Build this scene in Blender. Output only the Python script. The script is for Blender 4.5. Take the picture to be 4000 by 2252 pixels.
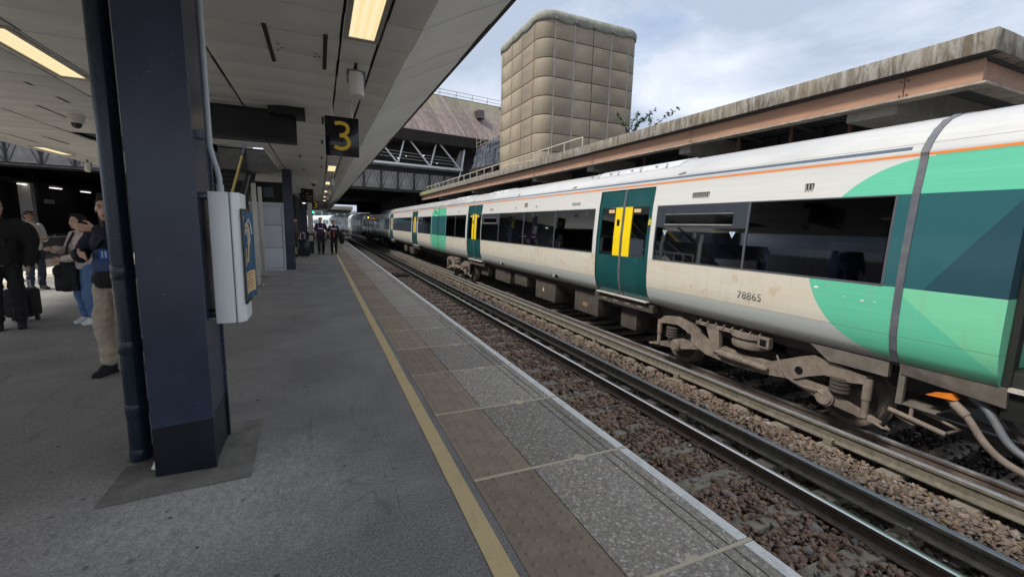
import bpy, bmesh, math, random
import numpy as np
from mathutils import Vector, Matrix

for o in list(bpy.data.objects): bpy.data.objects.remove(o)
S = bpy.context.scene
COL = S.collection
RND = random.Random(11)
NPR = np.random.RandomState(5)
rad = math.radians

# ---------------------------------------------------------------- camera, sky, sun, exposure
CAMROT = [(0.915, -0.035, 0.401), (-0.402, -0.14, 0.905), (0.025, -0.99, -0.142)]  # world x,y,z in (right, down, forward)
def make_camera():
    F, CX, CY = 1691.0, 2000.0, 1126.0
    d = Vector((1248.5 - CX, 865.0 - CY, F)).normalized()
    t = Vector((1, 0.025, 0)); r = (t - d * t.dot(d)).normalized()
    u = -(d.cross(r))
    if u.y > 0: u = -u
    right = Vector((r.x, d.x, u.x)); down = Vector((r.y, d.y, u.y)); fwd = Vector((r.z, d.z, u.z))
    m = Matrix((right, -down, -fwd)).transposed().to_4x4()
    m.translation = Vector((0, 0, 1.6))
    cam = bpy.data.cameras.new('camera'); cam.sensor_width = 36; cam.lens = F / 4000 * 36
    cam.clip_start = 0.05; cam.clip_end = 3000
    o = bpy.data.objects.new('camera', cam); COL.objects.link(o); o.matrix_world = m
    S.camera = o
make_camera()

SUN_EL, SUN_AZ = 52.0, 268.0      # azimuth clockwise from +y (the track direction)
w = bpy.data.worlds.new('World'); S.world = w; w.use_nodes = True
nt = w.node_tree; nt.nodes.clear()
def _n(t, **k):
    n = nt.nodes.new(t)
    for a, b in k.items(): setattr(n, a, b)
    return n
out = _n('ShaderNodeOutputWorld'); bg = _n('ShaderNodeBackground'); bg.inputs['Strength'].default_value = 0.10
sky = _n('ShaderNodeTexSky', sky_type='NISHITA'); sky.sun_disc = False
sky.sun_elevation = rad(SUN_EL); sky.sun_rotation = rad(SUN_AZ); sky.air_density = 1.0; sky.dust_density = 1.5
tc = _n('ShaderNodeTexCoord'); sep = _n('ShaderNodeSeparateXYZ'); nt.links.new(tc.outputs['Generated'], sep.inputs[0])
def wm(op, a, b=None):
    n = _n('ShaderNodeMath', operation=op)
    for i, v in enumerate((a, b)):
        if v is None: continue
        if isinstance(v, (int, float)): n.inputs[i].default_value = v
        else: nt.links.new(v, n.inputs[i])
    return n.outputs[0]
zz = wm('ADD', wm('MAXIMUM', sep.outputs[2], 0.0), 0.22)
cx = wm('DIVIDE', sep.outputs[0], zz); cy = wm('DIVIDE', sep.outputs[1], zz)
cmb = _n('ShaderNodeCombineXYZ'); nt.links.new(cx, cmb.inputs[0]); nt.links.new(cy, cmb.inputs[1])
n1 = _n('ShaderNodeTexNoise'); n1.inputs['Scale'].default_value = 1.15; n1.inputs['Detail'].default_value = 7; n1.inputs['Roughness'].default_value = 0.55; n1.inputs['Distortion'].default_value = 0.3
nt.links.new(cmb.outputs[0], n1.inputs['Vector'])
n2 = _n('ShaderNodeTexNoise'); n2.inputs['Scale'].default_value = 0.95; n2.inputs['Detail'].default_value = 8; n2.inputs['Roughness'].default_value = 0.55; n2.inputs['Distortion'].default_value = 0.4
mp = _n('ShaderNodeMapping'); mp.inputs['Location'].default_value = (3.7, 1.3, 2.0); nt.links.new(cmb.outputs[0], mp.inputs[0]); nt.links.new(mp.outputs[0], n2.inputs['Vector'])
r1 = _n('ShaderNodeValToRGB'); r1.color_ramp.elements[0].position = 0.24; r1.color_ramp.elements[1].position = 0.38
nt.links.new(n1.outputs['Fac'], r1.inputs[0])
r2 = _n('ShaderNodeValToRGB'); r2.color_ramp.elements[0].position = 0.43; r2.color_ramp.elements[1].position = 0.62
r2.color_ramp.elements[0].color = (2.45, 2.85, 3.60, 1); r2.color_ramp.elements[1].color = (4.55, 4.85, 5.35, 1)
nt.links.new(n2.outputs['Fac'], r2.inputs[0])
mx = _n('ShaderNodeMix', data_type='RGBA'); nt.links.new(r1.outputs[0], mx.inputs[0]); nt.links.new(sky.outputs[0], mx.inputs[6]); nt.links.new(r2.outputs[0], mx.inputs[7])
nt.links.new(mx.outputs[2], bg.inputs[0]); nt.links.new(bg.outputs[0], out.inputs[0])

sl = bpy.data.lights.new('sun', 'SUN'); sl.energy = 2.0; sl.angle = rad(12); sl.color = (1.0, 0.95, 0.86)
so = bpy.data.objects.new('sun', sl); COL.objects.link(so)
el, az = rad(SUN_EL), rad(SUN_AZ)
so.rotation_euler = Vector((-math.cos(el) * math.sin(az), -math.cos(el) * math.cos(az), -math.sin(el))).to_track_quat('-Z', 'Y').to_euler()
vs = S.view_settings; vs.view_transform = 'Standard'; vs.look = 'None'; vs.gamma = 1; vs.exposure = 1.1; vs.use_curve_mapping = False
S.cycles.max_bounces = 8; S.cycles.diffuse_bounces = 5; S.cycles.transparent_max_bounces = 12

# ---------------------------------------------------------------- node helper
class NT:
    def __init__(s, name):
        s.m = bpy.data.materials.new(name); s.m.use_nodes = True
        s.t = s.m.node_tree; s.t.nodes.clear()
        s.out = s.t.nodes.new('ShaderNodeOutputMaterial')
        s._c = None
    def node(s, t, **k):
        n = s.t.nodes.new(t)
        for a, b in k.items(): setattr(n, a, b)
        return n
    def put(s, inp, v):
        if v is None: return
        if isinstance(v, bpy.types.NodeSocket): s.t.links.new(v, inp)
        elif isinstance(v, (tuple, list)) and len(v) == 3 and inp.type == 'RGBA': inp.default_value = (*v, 1)
        else: inp.default_value = v
    def coords(s):
        if s._c is None: s._c = s.node('ShaderNodeTexCoord').outputs['Object']
        return s._c
    def xyz(s):
        n = s.node('ShaderNodeSeparateXYZ'); s.put(n.inputs[0], s.coords()); return n.outputs[0], n.outputs[1], n.outputs[2]
    def math(s, op, a, b=None, c=None, clamp=False):
        n = s.node('ShaderNodeMath', operation=op); n.use_clamp = clamp
        for i, v in enumerate((a, b, c)): s.put(n.inputs[i], v) if v is not None else None
        return n.outputs[0]
    def scaled(s, sc):
        n = s.node('ShaderNodeMapping'); n.inputs['Scale'].default_value = sc; s.put(n.inputs[0], s.coords()); return n.outputs[0]
    def noise(s, scale, detail=4, rough=0.55, vec=None, dist=0.0):
        n = s.node('ShaderNodeTexNoise'); n.inputs['Scale'].default_value = scale; n.inputs['Detail'].default_value = detail
        n.inputs['Roughness'].default_value = rough; n.inputs['Distortion'].default_value = dist
        s.put(n.inputs['Vector'], vec if vec is not None else s.coords()); return n.outputs['Fac']
    def voro(s, scale, feature='F1', vec=None, out='Distance'):
        n = s.node('ShaderNodeTexVoronoi', feature=feature); n.inputs['Scale'].default_value = scale
        s.put(n.inputs['Vector'], vec if vec is not None else s.coords()); return n.outputs[out]
    def ramp(s, fac, *stops):
        n = s.node('ShaderNodeValToRGB'); e = n.color_ramp.elements
        while len(e) < len(stops): e.new(0.5)
        for el_, (p, c) in zip(e, stops):
            el_.position = p; el_.color = (c, c, c, 1) if isinstance(c, (int, float)) else (*c, 1)
        s.put(n.inputs[0], fac); return n.outputs[0]
    def mix(s, f, a, b, mode='MIX'):
        n = s.node('ShaderNodeMix', data_type='RGBA', blend_type=mode); n.clamp_factor = True
        s.put(n.inputs[0], f); s.put(n.inputs[6], a); s.put(n.inputs[7], b); return n.outputs[2]
    def bump(s, h, strength=0.3, dist=0.01):
        n = s.node('ShaderNodeBump'); n.inputs['Strength'].default_value = strength; n.inputs['Distance'].default_value = dist
        s.put(n.inputs['Height'], h); return n.outputs[0]
    def finish(s, col, rough=0.6, metal=0.0, normal=None, spec=None, emit=None, estr=0.0, coat=0.0):
        p = s.node('ShaderNodeBsdfPrincipled')
        s.put(p.inputs['Base Color'], col); s.put(p.inputs['Roughness'], rough); s.put(p.inputs['Metallic'], metal)
        if normal is not None: s.put(p.inputs['Normal'], normal)
        if spec is not None: s.put(p.inputs['Specular IOR Level'], spec)
        if coat: p.inputs['Coat Weight'].default_value = coat; p.inputs['Coat Roughness'].default_value = 0.08
        if emit is not None: s.put(p.inputs['Emission Color'], emit); p.inputs['Emission Strength'].default_value = estr
        s.t.links.new(p.outputs[0], s.out.inputs[0]); return s.m

def basic(name, col, rough=0.6, metal=0.0, var=0.18, scale=6.0, bump=0.08, bscale=60.0, dirt=None, dirtamt=0.35, rnd=0.0, spec=None, stretch=None):
    n = NT(name)
    v = n.scaled(stretch) if stretch else None
    f = n.noise(scale, 5, 0.6, v)
    c = n.mix(n.ramp(f, (0.3, 0.0), (0.7, 1.0)), tuple(max(0, x * (1 - var)) for x in col), tuple(min(1, x * (1 + var)) for x in col))
    if dirt:
        g = n.noise(scale * 0.45, 6, 0.7, v, 0.6)
        c = n.mix(n.math('MULTIPLY', n.ramp(g, (0.45, 0.0), (0.72, 1.0)), dirtamt), c, dirt)
    if rnd:
        oi = n.node('ShaderNodeObjectInfo').outputs['Random']
        c = n.mix(1.0, c, n.ramp(oi, (0.0, 1 - rnd), (1.0, 1 + rnd)), 'MULTIPLY')
    r = n.math('ADD', rough - 0.08, n.math('MULTIPLY', f, 0.16), clamp=True)
    nb = n.bump(n.noise(bscale, 3), bump, 0.005) if bump else None
    return n.finish(c, r, metal, nb, spec)

def emitter(name, col, st):
    n = NT(name); e = n.node('ShaderNodeEmission'); n.put(e.inputs[0], col); e.inputs[1].default_value = st
    n.t.links.new(e.outputs[0], n.out.inputs[0]); return n.m

M = {}
def build_materials():
    # platform asphalt: dark, with worn light scuffs, fine aggregate and gum
    n = NT('asphalt'); x, y, z = n.xyz()
    base = n.mix(n.ramp(n.noise(1.1, 6, 0.65, None, 0.5), (0.35, 0.0), (0.68, 1.0)), (0.198, 0.188, 0.179), (0.285, 0.272, 0.258))
    speck = n.mix(0.5, n.ramp(n.noise(62, 3, 0.8), (0.34, 0.35), (0.50, 1.0), (0.64, 1.9)), n.ramp(n.noise(140, 3, 0.75), (0.32, 0.3), (0.50, 1.0), (0.68, 2.0)))
    base = n.mix(0.9, base, speck, 'MULTIPLY')
    worn = n.math('MULTIPLY', n.ramp(n.noise(2.2, 7, 0.72, n.scaled((1.2, 0.7, 1)), 0.8), (0.40, 0.0), (0.70, 1.0)),
                  n.math('MULTIPLY', n.ramp(y, (0.0, 1.0), (1.0, 1.0)), 1.0))
    dx = n.math('ADD', x, 0.75); dy = n.math('SUBTRACT', y, 2.75)
    dd = n.math('SQRT', n.math('ADD', n.math('MULTIPLY', n.math('MULTIPLY', dx, dx), 0.7), n.math('MULTIPLY', n.math('MULTIPLY', dy, dy), 1.1)))
    near = n.ramp(n.math('ADD', dd, n.math('MULTIPLY', n.math('SUBTRACT', n.noise(2.6, 6, 0.7), 0.5), 0.8)), (0.25, 1.0), (1.15, 0.0))
    scuff = n.ramp(n.noise(26, 7, 0.8, n.scaled((1, 0.6, 1)), 0.4), (0.36, 0.25), (0.62, 1.0))
    base = n.mix(n.math('MULTIPLY', n.math('MULTIPLY', scuff, near), 0.85), base, n.mix(0.6, (0.58, 0.56, 0.53), speck, 'MULTIPLY'))
    spots = n.ramp(n.voro(3.4), (0.035, 1.0), (0.05, 0.0))
    pick = n.ramp(n.voro(3.4, out='Color'), (0.5, 0.0), (0.55, 1.0))
    base = n.mix(n.math('MULTIPLY', spots, 0.55), base, n.mix(pick, (0.05, 0.048, 0.046), (0.28, 0.27, 0.25)))
    streak = n.ramp(n.noise(2.5, 5, 0.6, n.scaled((2.2, 0.35, 1)), 1.2), (0.60, 0.0), (0.75, 1.0))
    base = n.mix(n.math('MULTIPLY', streak, 0.3), base, (0.055, 0.053, 0.052))
    crk = n.math('ABSOLUTE', n.math('SUBTRACT', n.noise(0.8, 5, 0.6, None, 0.6), 0.5))
    crk = n.math('MULTIPLY', n.ramp(crk, (0.0, 1.0), (0.0045, 0.0)), n.ramp(n.noise(0.55, 2), (0.50, 0.0), (0.58, 1.0)))
    base = n.mix(n.math('MULTIPLY', crk, 0.3), base, (0.05, 0.048, 0.046))
    h = n.math('ADD', n.noise(150, 3, 0.7), n.math('MULTIPLY', n.noise(30, 3), 0.5))
    M['asphalt'] = n.finish(base, 0.82, 0, n.bump(h, 0.55, 0.006))
    n = NT('asphalt_patch')
    base = n.mix(n.ramp(n.noise(5, 6, 0.65), (0.35, 0.0), (0.7, 1.0)), (0.165, 0.154, 0.139), (0.285, 0.27, 0.245))
    base = n.mix(0.7, base, n.ramp(n.noise(150, 3, 0.7), (0.30, 0.6), (0.7, 1.5)), 'MULTIPLY')
    M['patch'] = n.finish(base, 0.85, 0, n.bump(n.noise(140, 3), 0.4, 0.005))
    # exposed aggregate coping
    n = NT('coping_aggregate')
    col = n.voro(72, out='Color'); sepc = n.node('ShaderNodeSeparateColor'); n.put(sepc.inputs[0], col)
    c = n.ramp(sepc.outputs[0], (0.0, (0.10, 0.088, 0.074)), (0.42, (0.21, 0.185, 0.155)), (0.68, (0.34, 0.305, 0.26)), (0.83, (0.40, 0.30, 0.20)), (0.93, (0.62, 0.58, 0.50)))
    edge = n.ramp(n.voro(72, 'DISTANCE_TO_EDGE'), (0.0, 0.55), (0.10, 1.0))
    c = n.mix(1.0, c, edge, 'MULTIPLY'); c = n.mix(0.40, c, (0.36, 0.318, 0.262))
    c = n.mix(n.math('MULTIPLY', n.ramp(n.noise(2.0, 6, 0.7), (0.45, 0.0), (0.75, 1.0)), 0.35), c, (0.34, 0.33, 0.32))
    oi = n.node('ShaderNodeObjectInfo').outputs['Random']
    c = n.mix(1.0, c, n.ramp(oi, (0.0, 1.0), (1.0, 1.35)), 'MULTIPLY')
    M['coping'] = n.finish(c, 0.75, 0, n.bump(n.voro(72), 0.5, 0.004))
    # tactile slab: brown-grey with a woven fine texture
    n = NT('tactile_paving'); wv = n.node('ShaderNodeTexWave', bands_direction='X'); wv.inputs['Scale'].default_value = 55; wv.inputs['Distortion'].default_value = 1.0; n.put(wv.inputs[0], n.coords())
    wv2 = n.node('ShaderNodeTexWave', bands_direction='Y'); wv2.inputs['Scale'].default_value = 55; wv2.inputs['Distortion'].default_value = 1.0; n.put(wv2.inputs[0], n.coords())
    wav = n.math('MULTIPLY', wv.outputs['Fac'], wv2.outputs['Fac'])
    c = n.mix(n.ramp(n.noise(7, 6, 0.7), (0.3, 0.0), (0.7, 1.0)), (0.270, 0.212, 0.152), (0.385, 0.305, 0.222))
    c = n.mix(0.5, c, n.ramp(wav, (0.0, 0.8), (1.0, 1.25)), 'MULTIPLY')
    c = n.mix(n.math('MULTIPLY', n.ramp(n.noise(3, 5, 0.7, None, 1), (0.58, 0.0), (0.75, 1.0)), 0.4), c, (0.12, 0.10, 0.085))
    oi = n.node('ShaderNodeObjectInfo').outputs['Random']; c = n.mix(1.0, c, n.ramp(oi, (0.0, 0.88), (1.0, 1.12)), 'MULTIPLY')
    M['tactile'] = n.finish(c, 0.8, 0, n.bump(wav, 0.35, 0.003))
    def paint(name, col, worncol, sc=9, amt=0.55):
        n = NT(name); f = n.noise(sc, 8, 0.75, None, 0.6)
        c = n.mix(n.math('MULTIPLY', n.ramp(f, (0.50, 0.0), (0.74, 1.0)), amt), col, worncol)
        c = n.mix(0.5, c, n.ramp(n.noise(120, 3), (0.3, 0.8), (0.7, 1.15)), 'MULTIPLY')
        M[name] = n.finish(c, 0.7, 0, n.bump(n.noise(130, 3), 0.3, 0.003))
    paint('white_line', (0.84, 0.83, 0.78), (0.38, 0.36, 0.33)); paint('yellow_line', (0.68, 0.52, 0.27), (0.40, 0.32, 0.19), 6)
    paint('mortar', (0.62, 0.53, 0.38), (0.42, 0.36, 0.26), 20)
    M['pale_coping'] = basic('pale_coping', (0.62, 0.59, 0.52), 0.8)
    M['platform_side'] = basic('platform_side', (0.10, 0.095, 0.09), 0.9)
    # ballast stones carry a colour per stone
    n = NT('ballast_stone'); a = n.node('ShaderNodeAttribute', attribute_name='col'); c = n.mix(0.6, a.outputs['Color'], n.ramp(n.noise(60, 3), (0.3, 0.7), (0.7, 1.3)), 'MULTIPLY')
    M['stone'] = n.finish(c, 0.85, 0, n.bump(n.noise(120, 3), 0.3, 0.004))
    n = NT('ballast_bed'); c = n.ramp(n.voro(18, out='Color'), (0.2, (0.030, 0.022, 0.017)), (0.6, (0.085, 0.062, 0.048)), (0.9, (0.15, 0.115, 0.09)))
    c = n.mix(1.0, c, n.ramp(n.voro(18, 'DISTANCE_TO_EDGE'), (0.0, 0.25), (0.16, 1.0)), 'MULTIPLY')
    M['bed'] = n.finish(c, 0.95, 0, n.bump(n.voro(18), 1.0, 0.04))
    M['sleeper'] = basic('sleeper_concrete', (0.27, 0.235, 0.185), 0.9, var=0.25, scale=9, dirt=(0.06, 0.05, 0.04), dirtamt=0.6)
    M['rail_rust'] = basic('rail_rust', (0.125, 0.096, 0.078), 0.8, 0.0, 0.3, 14)
    M['rail_top'] = basic('rail_top', (0.86, 0.85, 0.85), 0.30, 1.0, 0.06, 10, 0.02, stretch=(30, 1, 1))
    M['rail_dull'] = basic('rail_dull', (0.30, 0.315, 0.34), 0.5, 0.4, 0.2, 12, 0.05)
    M['rail_moss'] = basic('rail_moss', (0.165, 0.145, 0.112), 0.85, 0.0, 0.3, 14, dirt=(0.06, 0.065, 0.04), dirtamt=0.55)
    M['insulator'] = basic('insulator', (0.22, 0.2, 0.15), 0.6)
    M['navy'] = basic('navy_paint', (0.036, 0.045, 0.080), 0.26, 0, 0.16, 3, 0.03, 90, dirt=(0.018, 0.021, 0.034), dirtamt=0.6)
    M['navy_low'] = basic('navy_fresh_paint', (0.009, 0.011, 0.018), 0.33, 0, 0.15, 8, 0.05, 90)
    M['pipe_navy'] = basic('pipe_navy', (0.013, 0.026, 0.042), 0.26, 0, 0.2, 6, 0.02)
    M['black'] = basic('black_paint', (0.004, 0.004, 0.005), 0.45, 0, 0.2, 8, 0.02)
    M['screen'] = basic('dark_screen', (0.014, 0.016, 0.020), 0.18, 0, 0.1, 2, 0)
    M['sign_black'] = basic('sign_black', (0.006, 0.007, 0.010), 0.12, 0, 0.1, 2, 0)
    M['sign_yellow'] = basic('sign_yellow', (0.80, 0.52, 0.03), 0.5, 0, 0.05, 6, 0)
    M['conduit'] = basic('conduit_grey', (0.50, 0.54, 0.58), 0.4, 0, 0.08, 8, 0.02)
    M['white_box'] = basic('white_enamel', (0.90, 0.92, 0.92), 0.35, 0, 0.03, 3, 0.01)
    M['seal_grey'] = basic('seal_grey', (0.22, 0.23, 0.25), 0.5)
    M['bracket'] = basic('bracket_grey', (0.16, 0.18, 0.22), 0.5, 0.3)
    M['poster_blue'] = basic('poster_blue', (0.015, 0.10, 0.20), 0.4, 0, 0.08, 3, 0)
    M['poster_cream'] = basic('poster_cream', (0.75, 0.52, 0.25), 0.5, 0, 0.05, 3, 0)
    M['print_white'] = basic('print_white', (0.78, 0.76, 0.70), 0.5, 0, 0.03, 3, 0)
    M['print_grey'] = basic('print_grey', (0.20, 0.16, 0.10), 0.6, 0, 0.03, 3, 0)
    M['soffit'] = basic('soffit_metal', (0.75, 0.735, 0.70), 0.45, 0.0, 0.07, 2.5, 0.02, 40, rnd=0.06)
    M['facet'] = basic('facet_metal', (0.80, 0.80, 0.79), 0.38, 0.0, 0.05, 2.5, 0.02, 40, rnd=0.05)
    M['slot'] = basic('slot_black', (0.02, 0.02, 0.022), 0.7)
    M['light_frame'] = basic('light_frame', (0.42, 0.40, 0.36), 0.45, 0.4)
    # lamp diffuser with faint tube banding
    n = NT('lamp_diffuser'); x, y, z = n.xyz(); wv = n.node('ShaderNodeTexWave', bands_direction='X'); wv.inputs['Scale'].default_value = 4.5; n.put(wv.inputs[0], n.coords())
    e = n.node('ShaderNodeEmission'); n.put(e.inputs[0], n.mix(wv.outputs['Fac'], (1.0, 0.80, 0.42), (1.0, 0.88, 0.56))); e.inputs[1].default_value = 0.46
    n.t.links.new(e.outputs[0], n.out.inputs[0]); M['lamp'] = n.m
    M['white_lamp'] = emitter('white_lamp', (1.0, 0.96, 0.88), 0.8)
    M['amber_lamp'] = emitter('amber_lamp', (1.0, 0.45, 0.06), 2.5)
    M['green_lamp'] = emitter('green_lamp', (0.05, 1.0, 0.62), 2.0)
    M['blue_glow'] = emitter('blue_glow', (0.02, 0.03, 1.0), 12.0)
    M['speaker'] = basic('speaker_white', (0.72, 0.69, 0.64), 0.5, 0, 0.05, 8, 0.01)
    M['clear_plastic'] = basic('clear_plastic', (0.05, 0.05, 0.06), 0.1)
    # glass
    n = NT('tinted_glass'); fr = n.node('ShaderNodeFresnel'); fr.inputs[0].default_value = 1.5
    tr = n.node('ShaderNodeBsdfTransparent'); tr.inputs[0].default_value = (0.19, 0.20, 0.23, 1); gl = n.node('ShaderNodeBsdfGlossy'); gl.inputs[1].default_value = 0.03; gl.inputs[0].default_value = (0.50, 0.54, 0.60, 1)
    ms = n.node('ShaderNodeMixShader'); n.put(ms.inputs[0], fr.outputs[0]); n.t.links.new(tr.outputs[0], ms.inputs[1]); n.t.links.new(gl.outputs[0], ms.inputs[2]); n.t.links.new(ms.outputs[0], n.out.inputs[0]); M['glass'] = n.m
    gf = M['glass'].copy(); gf.name = 'dim_reflect_glass'; M['glass_far'] = gf  # tinted glass copy with reflections dimmed so the farther windows stay dark
    for nd in gf.node_tree.nodes:
        if nd.type == 'BSDF_GLOSSY': nd.inputs[0].default_value = (0.14, 0.15, 0.17, 1); nd.inputs[1].default_value = 0.12
    n = NT('clear_glass'); fr = n.node('ShaderNodeFresnel'); fr.inputs[0].default_value = 1.45
    tr = n.node('ShaderNodeBsdfTransparent'); tr.inputs[0].default_value = (0.55, 0.60, 0.62, 1); gl = n.node('ShaderNodeBsdfGlossy'); gl.inputs[1].default_value = 0.05
    ms = n.node('ShaderNodeMixShader'); n.put(ms.inputs[0], fr.outputs[0]); n.t.links.new(tr.outputs[0], ms.inputs[1]); n.t.links.new(gl.outputs[0], ms.inputs[2]); n.t.links.new(ms.outputs[0], n.out.inputs[0]); M['clear_glass'] = n.m
    # plastic sheeting over the walkway: creased film
    n = NT('plastic_sheet'); mpn = n.node('ShaderNodeMapping'); mpn.inputs['Rotation'].default_value = (0.7, 0.0, 0.0); mpn.inputs['Scale'].default_value = (1.0, 2.6, 0.30); n.put(mpn.inputs[0], n.coords())
    f = n.noise(1.0, 3, 0.5, mpn.outputs[0], 0.8)
    c = n.mix(n.ramp(f, (0.44, 0.0), (0.49, 0.55), (0.52, 0.1), (0.58, 0.35), (0.62, 0.0)), (0.040, 0.048, 0.070), (0.40, 0.42, 0.46))
    M['sheet'] = n.finish(c, 0.25, 0, n.bump(f, 0.15, 0.05))
    M['teal'] = basic('door_teal', (0.006, 0.066, 0.070), 0.30, 0, 0.12, 4, 0.01, dirt=(0.10, 0.16, 0.15), dirtamt=0.15)
    M['train_yellow'] = basic('train_yellow', (0.86, 0.62, 0.01), 0.35, 0, 0.05, 6, 0)
    M['window_frame'] = basic('window_frame', (0.085, 0.09, 0.105), 0.4, 0, 0.1, 8, 0)
    M['hopper_frame'] = basic('hopper_frame', (0.040, 0.048, 0.062), 0.35, 0, 0.1, 8, 0)
    M['rubber'] = basic('rubber', (0.06, 0.06, 0.065), 0.6)
    M['gap_grey'] = basic('joint_band', (0.095, 0.105, 0.125), 0.55, 0, 0.15, 8, 0.02, dirt=(0.26, 0.23, 0.2))
    M['vent_metal'] = basic('vent_metal', (0.42, 0.40, 0.37), 0.5, 0.3)
    M['step_metal'] = basic('step_metal', (0.55, 0.50, 0.46), 0.5, 0.3)
    M['dust'] = basic('bogie_dust', (0.185, 0.148, 0.120), 0.85, 0, 0.25, 7, 0.1, dirt=(0.050, 0.041, 0.034), dirtamt=0.65)
    M['dark_dust'] = basic('underframe_dust', (0.060, 0.050, 0.043), 0.85, 0, 0.3, 6, 0.1)
    M['wheel'] = basic('wheel_steel', (0.16, 0.132, 0.108), 0.6, 0.2, 0.2, 10)
    M['valance'] = basic('valance', (0.15, 0.13, 0.108), 0.7, 0, 0.25, 6, dirt=(0.045, 0.05, 0.05), dirtamt=0.6)
    M['bellows'] = basic('gangway_black', (0.010, 0.011, 0.010), 0.7)
    M['interior'] = basic('train_interior', (0.16, 0.16, 0.175), 0.6)
    M['interior_dark'] = basic('train_floor', (0.022, 0.022, 0.026), 0.8)
    M['moquette'] = basic('moquette', (0.05, 0.085, 0.15), 0.9)
    M['seat_blue'] = basic('seat_shell', (0.20, 0.38, 0.52), 0.5)
    M['numgrey'] = basic('number_grey', (0.10, 0.10, 0.105), 0.5, 0, 0.05, 6, 0)
    M['crest'] = basic('crest_tan', (0.24, 0.17, 0.09), 0.5)
    # weathered concrete fascia with vertical pale runs and lichen
    n = NT('weathered_concrete'); f = n.noise(1.4, 7, 0.7, n.scaled((6, 6, 1.3)), 0.9); g = n.noise(0.7, 6, 0.7)
    c = n.mix(n.ramp(f, (0.40, 0.0), (0.66, 1.0)), (0.110, 0.088, 0.064), (0.335, 0.318, 0.290))
    c = n.mix(n.math('MULTIPLY', n.ramp(g, (0.45, 0.0), (0.65, 1.0)), 0.5), c, (0.21, 0.165, 0.10))
    x, y, z = n.xyz(); moss = n.math('MULTIPLY', n.ramp(n.math('DIVIDE', y, 50.0), (0.70, 0.0), (0.84, 1.0)), n.ramp(n.noise(3, 4), (0.35, 0.3), (0.6, 1.0)))
    c = n.mix(moss, c, (0.30, 0.33, 0.09))
    M['concrete'] = n.finish(c, 0.9, 0, n.bump(n.noise(35, 5), 0.4, 0.01))
    M['orange_beam'] = basic('terracotta_beam', (0.37, 0.205, 0.13), 0.7, 0, 0.16, 3, 0.05, dirt=(0.20, 0.165, 0.13), dirtamt=0.6, stretch=(1, 0.4, 2.5))
    M['flange'] = basic('beam_flange', (0.32, 0.28, 0.235), 0.85, 0, 0.3, 5, dirt=(0.10, 0.08, 0.06), dirtamt=0.6)
    M['dark_soffit'] = basic('dark_soffit', (0.05, 0.052, 0.056), 0.7)
    M['grey_beam'] = basic('grey_beam', (0.24, 0.225, 0.20), 0.8)
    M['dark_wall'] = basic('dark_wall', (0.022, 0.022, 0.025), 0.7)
    # tower cladding: moulded tan panels, weather-stained
    n = NT('tower_panel'); oi = n.node('ShaderNodeObjectInfo').outputs['Random']
    f = n.noise(0.35, 4, 0.5, n.scaled((1, 1, 1.3)), 0.4)
    c = n.mix(n.ramp(f, (0.35, 0.0), (0.65, 1.0)), (0.225, 0.182, 0.130), (0.355, 0.288, 0.200))
    g = n.noise(1.0, 5, 0.55, None, 1.0)
    c = n.mix(n.math('MULTIPLY', n.ramp(g, (0.585, 0.0), (0.64, 1.0)), 0.60), c, (0.25, 0.25, 0.215))
    c = n.mix(n.math('MULTIPLY', n.ramp(n.noise(6, 6, 0.7, n.scaled((1, 1, 0.25))), (0.5, 0.0), (0.75, 1.0)), 0.3), c, (0.13, 0.11, 0.09))
    c = n.mix(1.0, c, n.ramp(oi, (0.0, 0.90), (1.0, 1.10)), 'MULTIPLY')
    M['tower'] = n.finish(c, 0.7, 0, n.bump(n.noise(12, 5), 0.15, 0.01))
    M['tower_joint'] = basic('tower_joint', (0.085, 0.07, 0.06), 0.9)
    M['tower_cap'] = basic('tower_cap', (0.30, 0.295, 0.25), 0.9, 0, 0.25, 2.5, 0.3, 18, dirt=(0.11, 0.13, 0.08), dirtamt=0.5)
    M['pale_joint'] = basic('pale_joint', (0.36, 0.34, 0.32), 0.8)
    # mansard sheeting: brown with green algae from the ridge down
    n = NT('mansard_sheet'); x, y, z = n.xyz(); f = n.noise(0.9, 7, 0.7, n.scaled((3.2, 3.2, 0.45)), 0.6)
    c = n.mix(n.ramp(f, (0.35, 0.0), (0.7, 1.0)), (0.165, 0.120, 0.112), (0.33, 0.262, 0.240))
    hgt = n.math('ADD', n.math('DIVIDE', n.math('SUBTRACT', z, 10.4), 4.4), n.math('MULTIPLY', n.math('SUBTRACT', n.noise(0.8, 6, 0.7, n.scaled((2.4, 2.4, 0.4))), 0.5), 1.3))
    c = n.mix(n.math('MULTIPLY', n.ramp(hgt, (0.50, 0.0), (1.0, 1.0)), 0.75), c, (0.235, 0.245, 0.145))
    oi = n.node('ShaderNodeObjectInfo').outputs['Random']; c = n.mix(1.0, c, n.ramp(oi, (0.0, 0.82), (1.0, 1.12)), 'MULTIPLY')
    M['mansard'] = n.finish(c, 0.7, 0, n.bump(n.noise(8, 4), 0.2, 0.02))
    M['fascia_brown'] = basic('dark_fascia', (0.040, 0.033, 0.031), 0.6, 0, 0.12, 2)
    M['flashing'] = basic('roof_flashing', (0.30, 0.24, 0.23), 0.7)
    M['truss_white'] = basic('truss_white', (0.82, 0.82, 0.82), 0.55, 0, 0.08, 5)
    M['cream_rail'] = basic('cream_rail', (0.50, 0.45, 0.36), 0.6)
    M['bridge_dark'] = basic('bridge_dark', (0.03, 0.031, 0.034), 0.7)
    M['bridge_concrete'] = basic('bridge_concrete', (0.36, 0.345, 0.325), 0.9, 0, 0.3, 1.2, 0.4, 12, dirt=(0.06, 0.058, 0.05), dirtamt=0.7)
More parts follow.
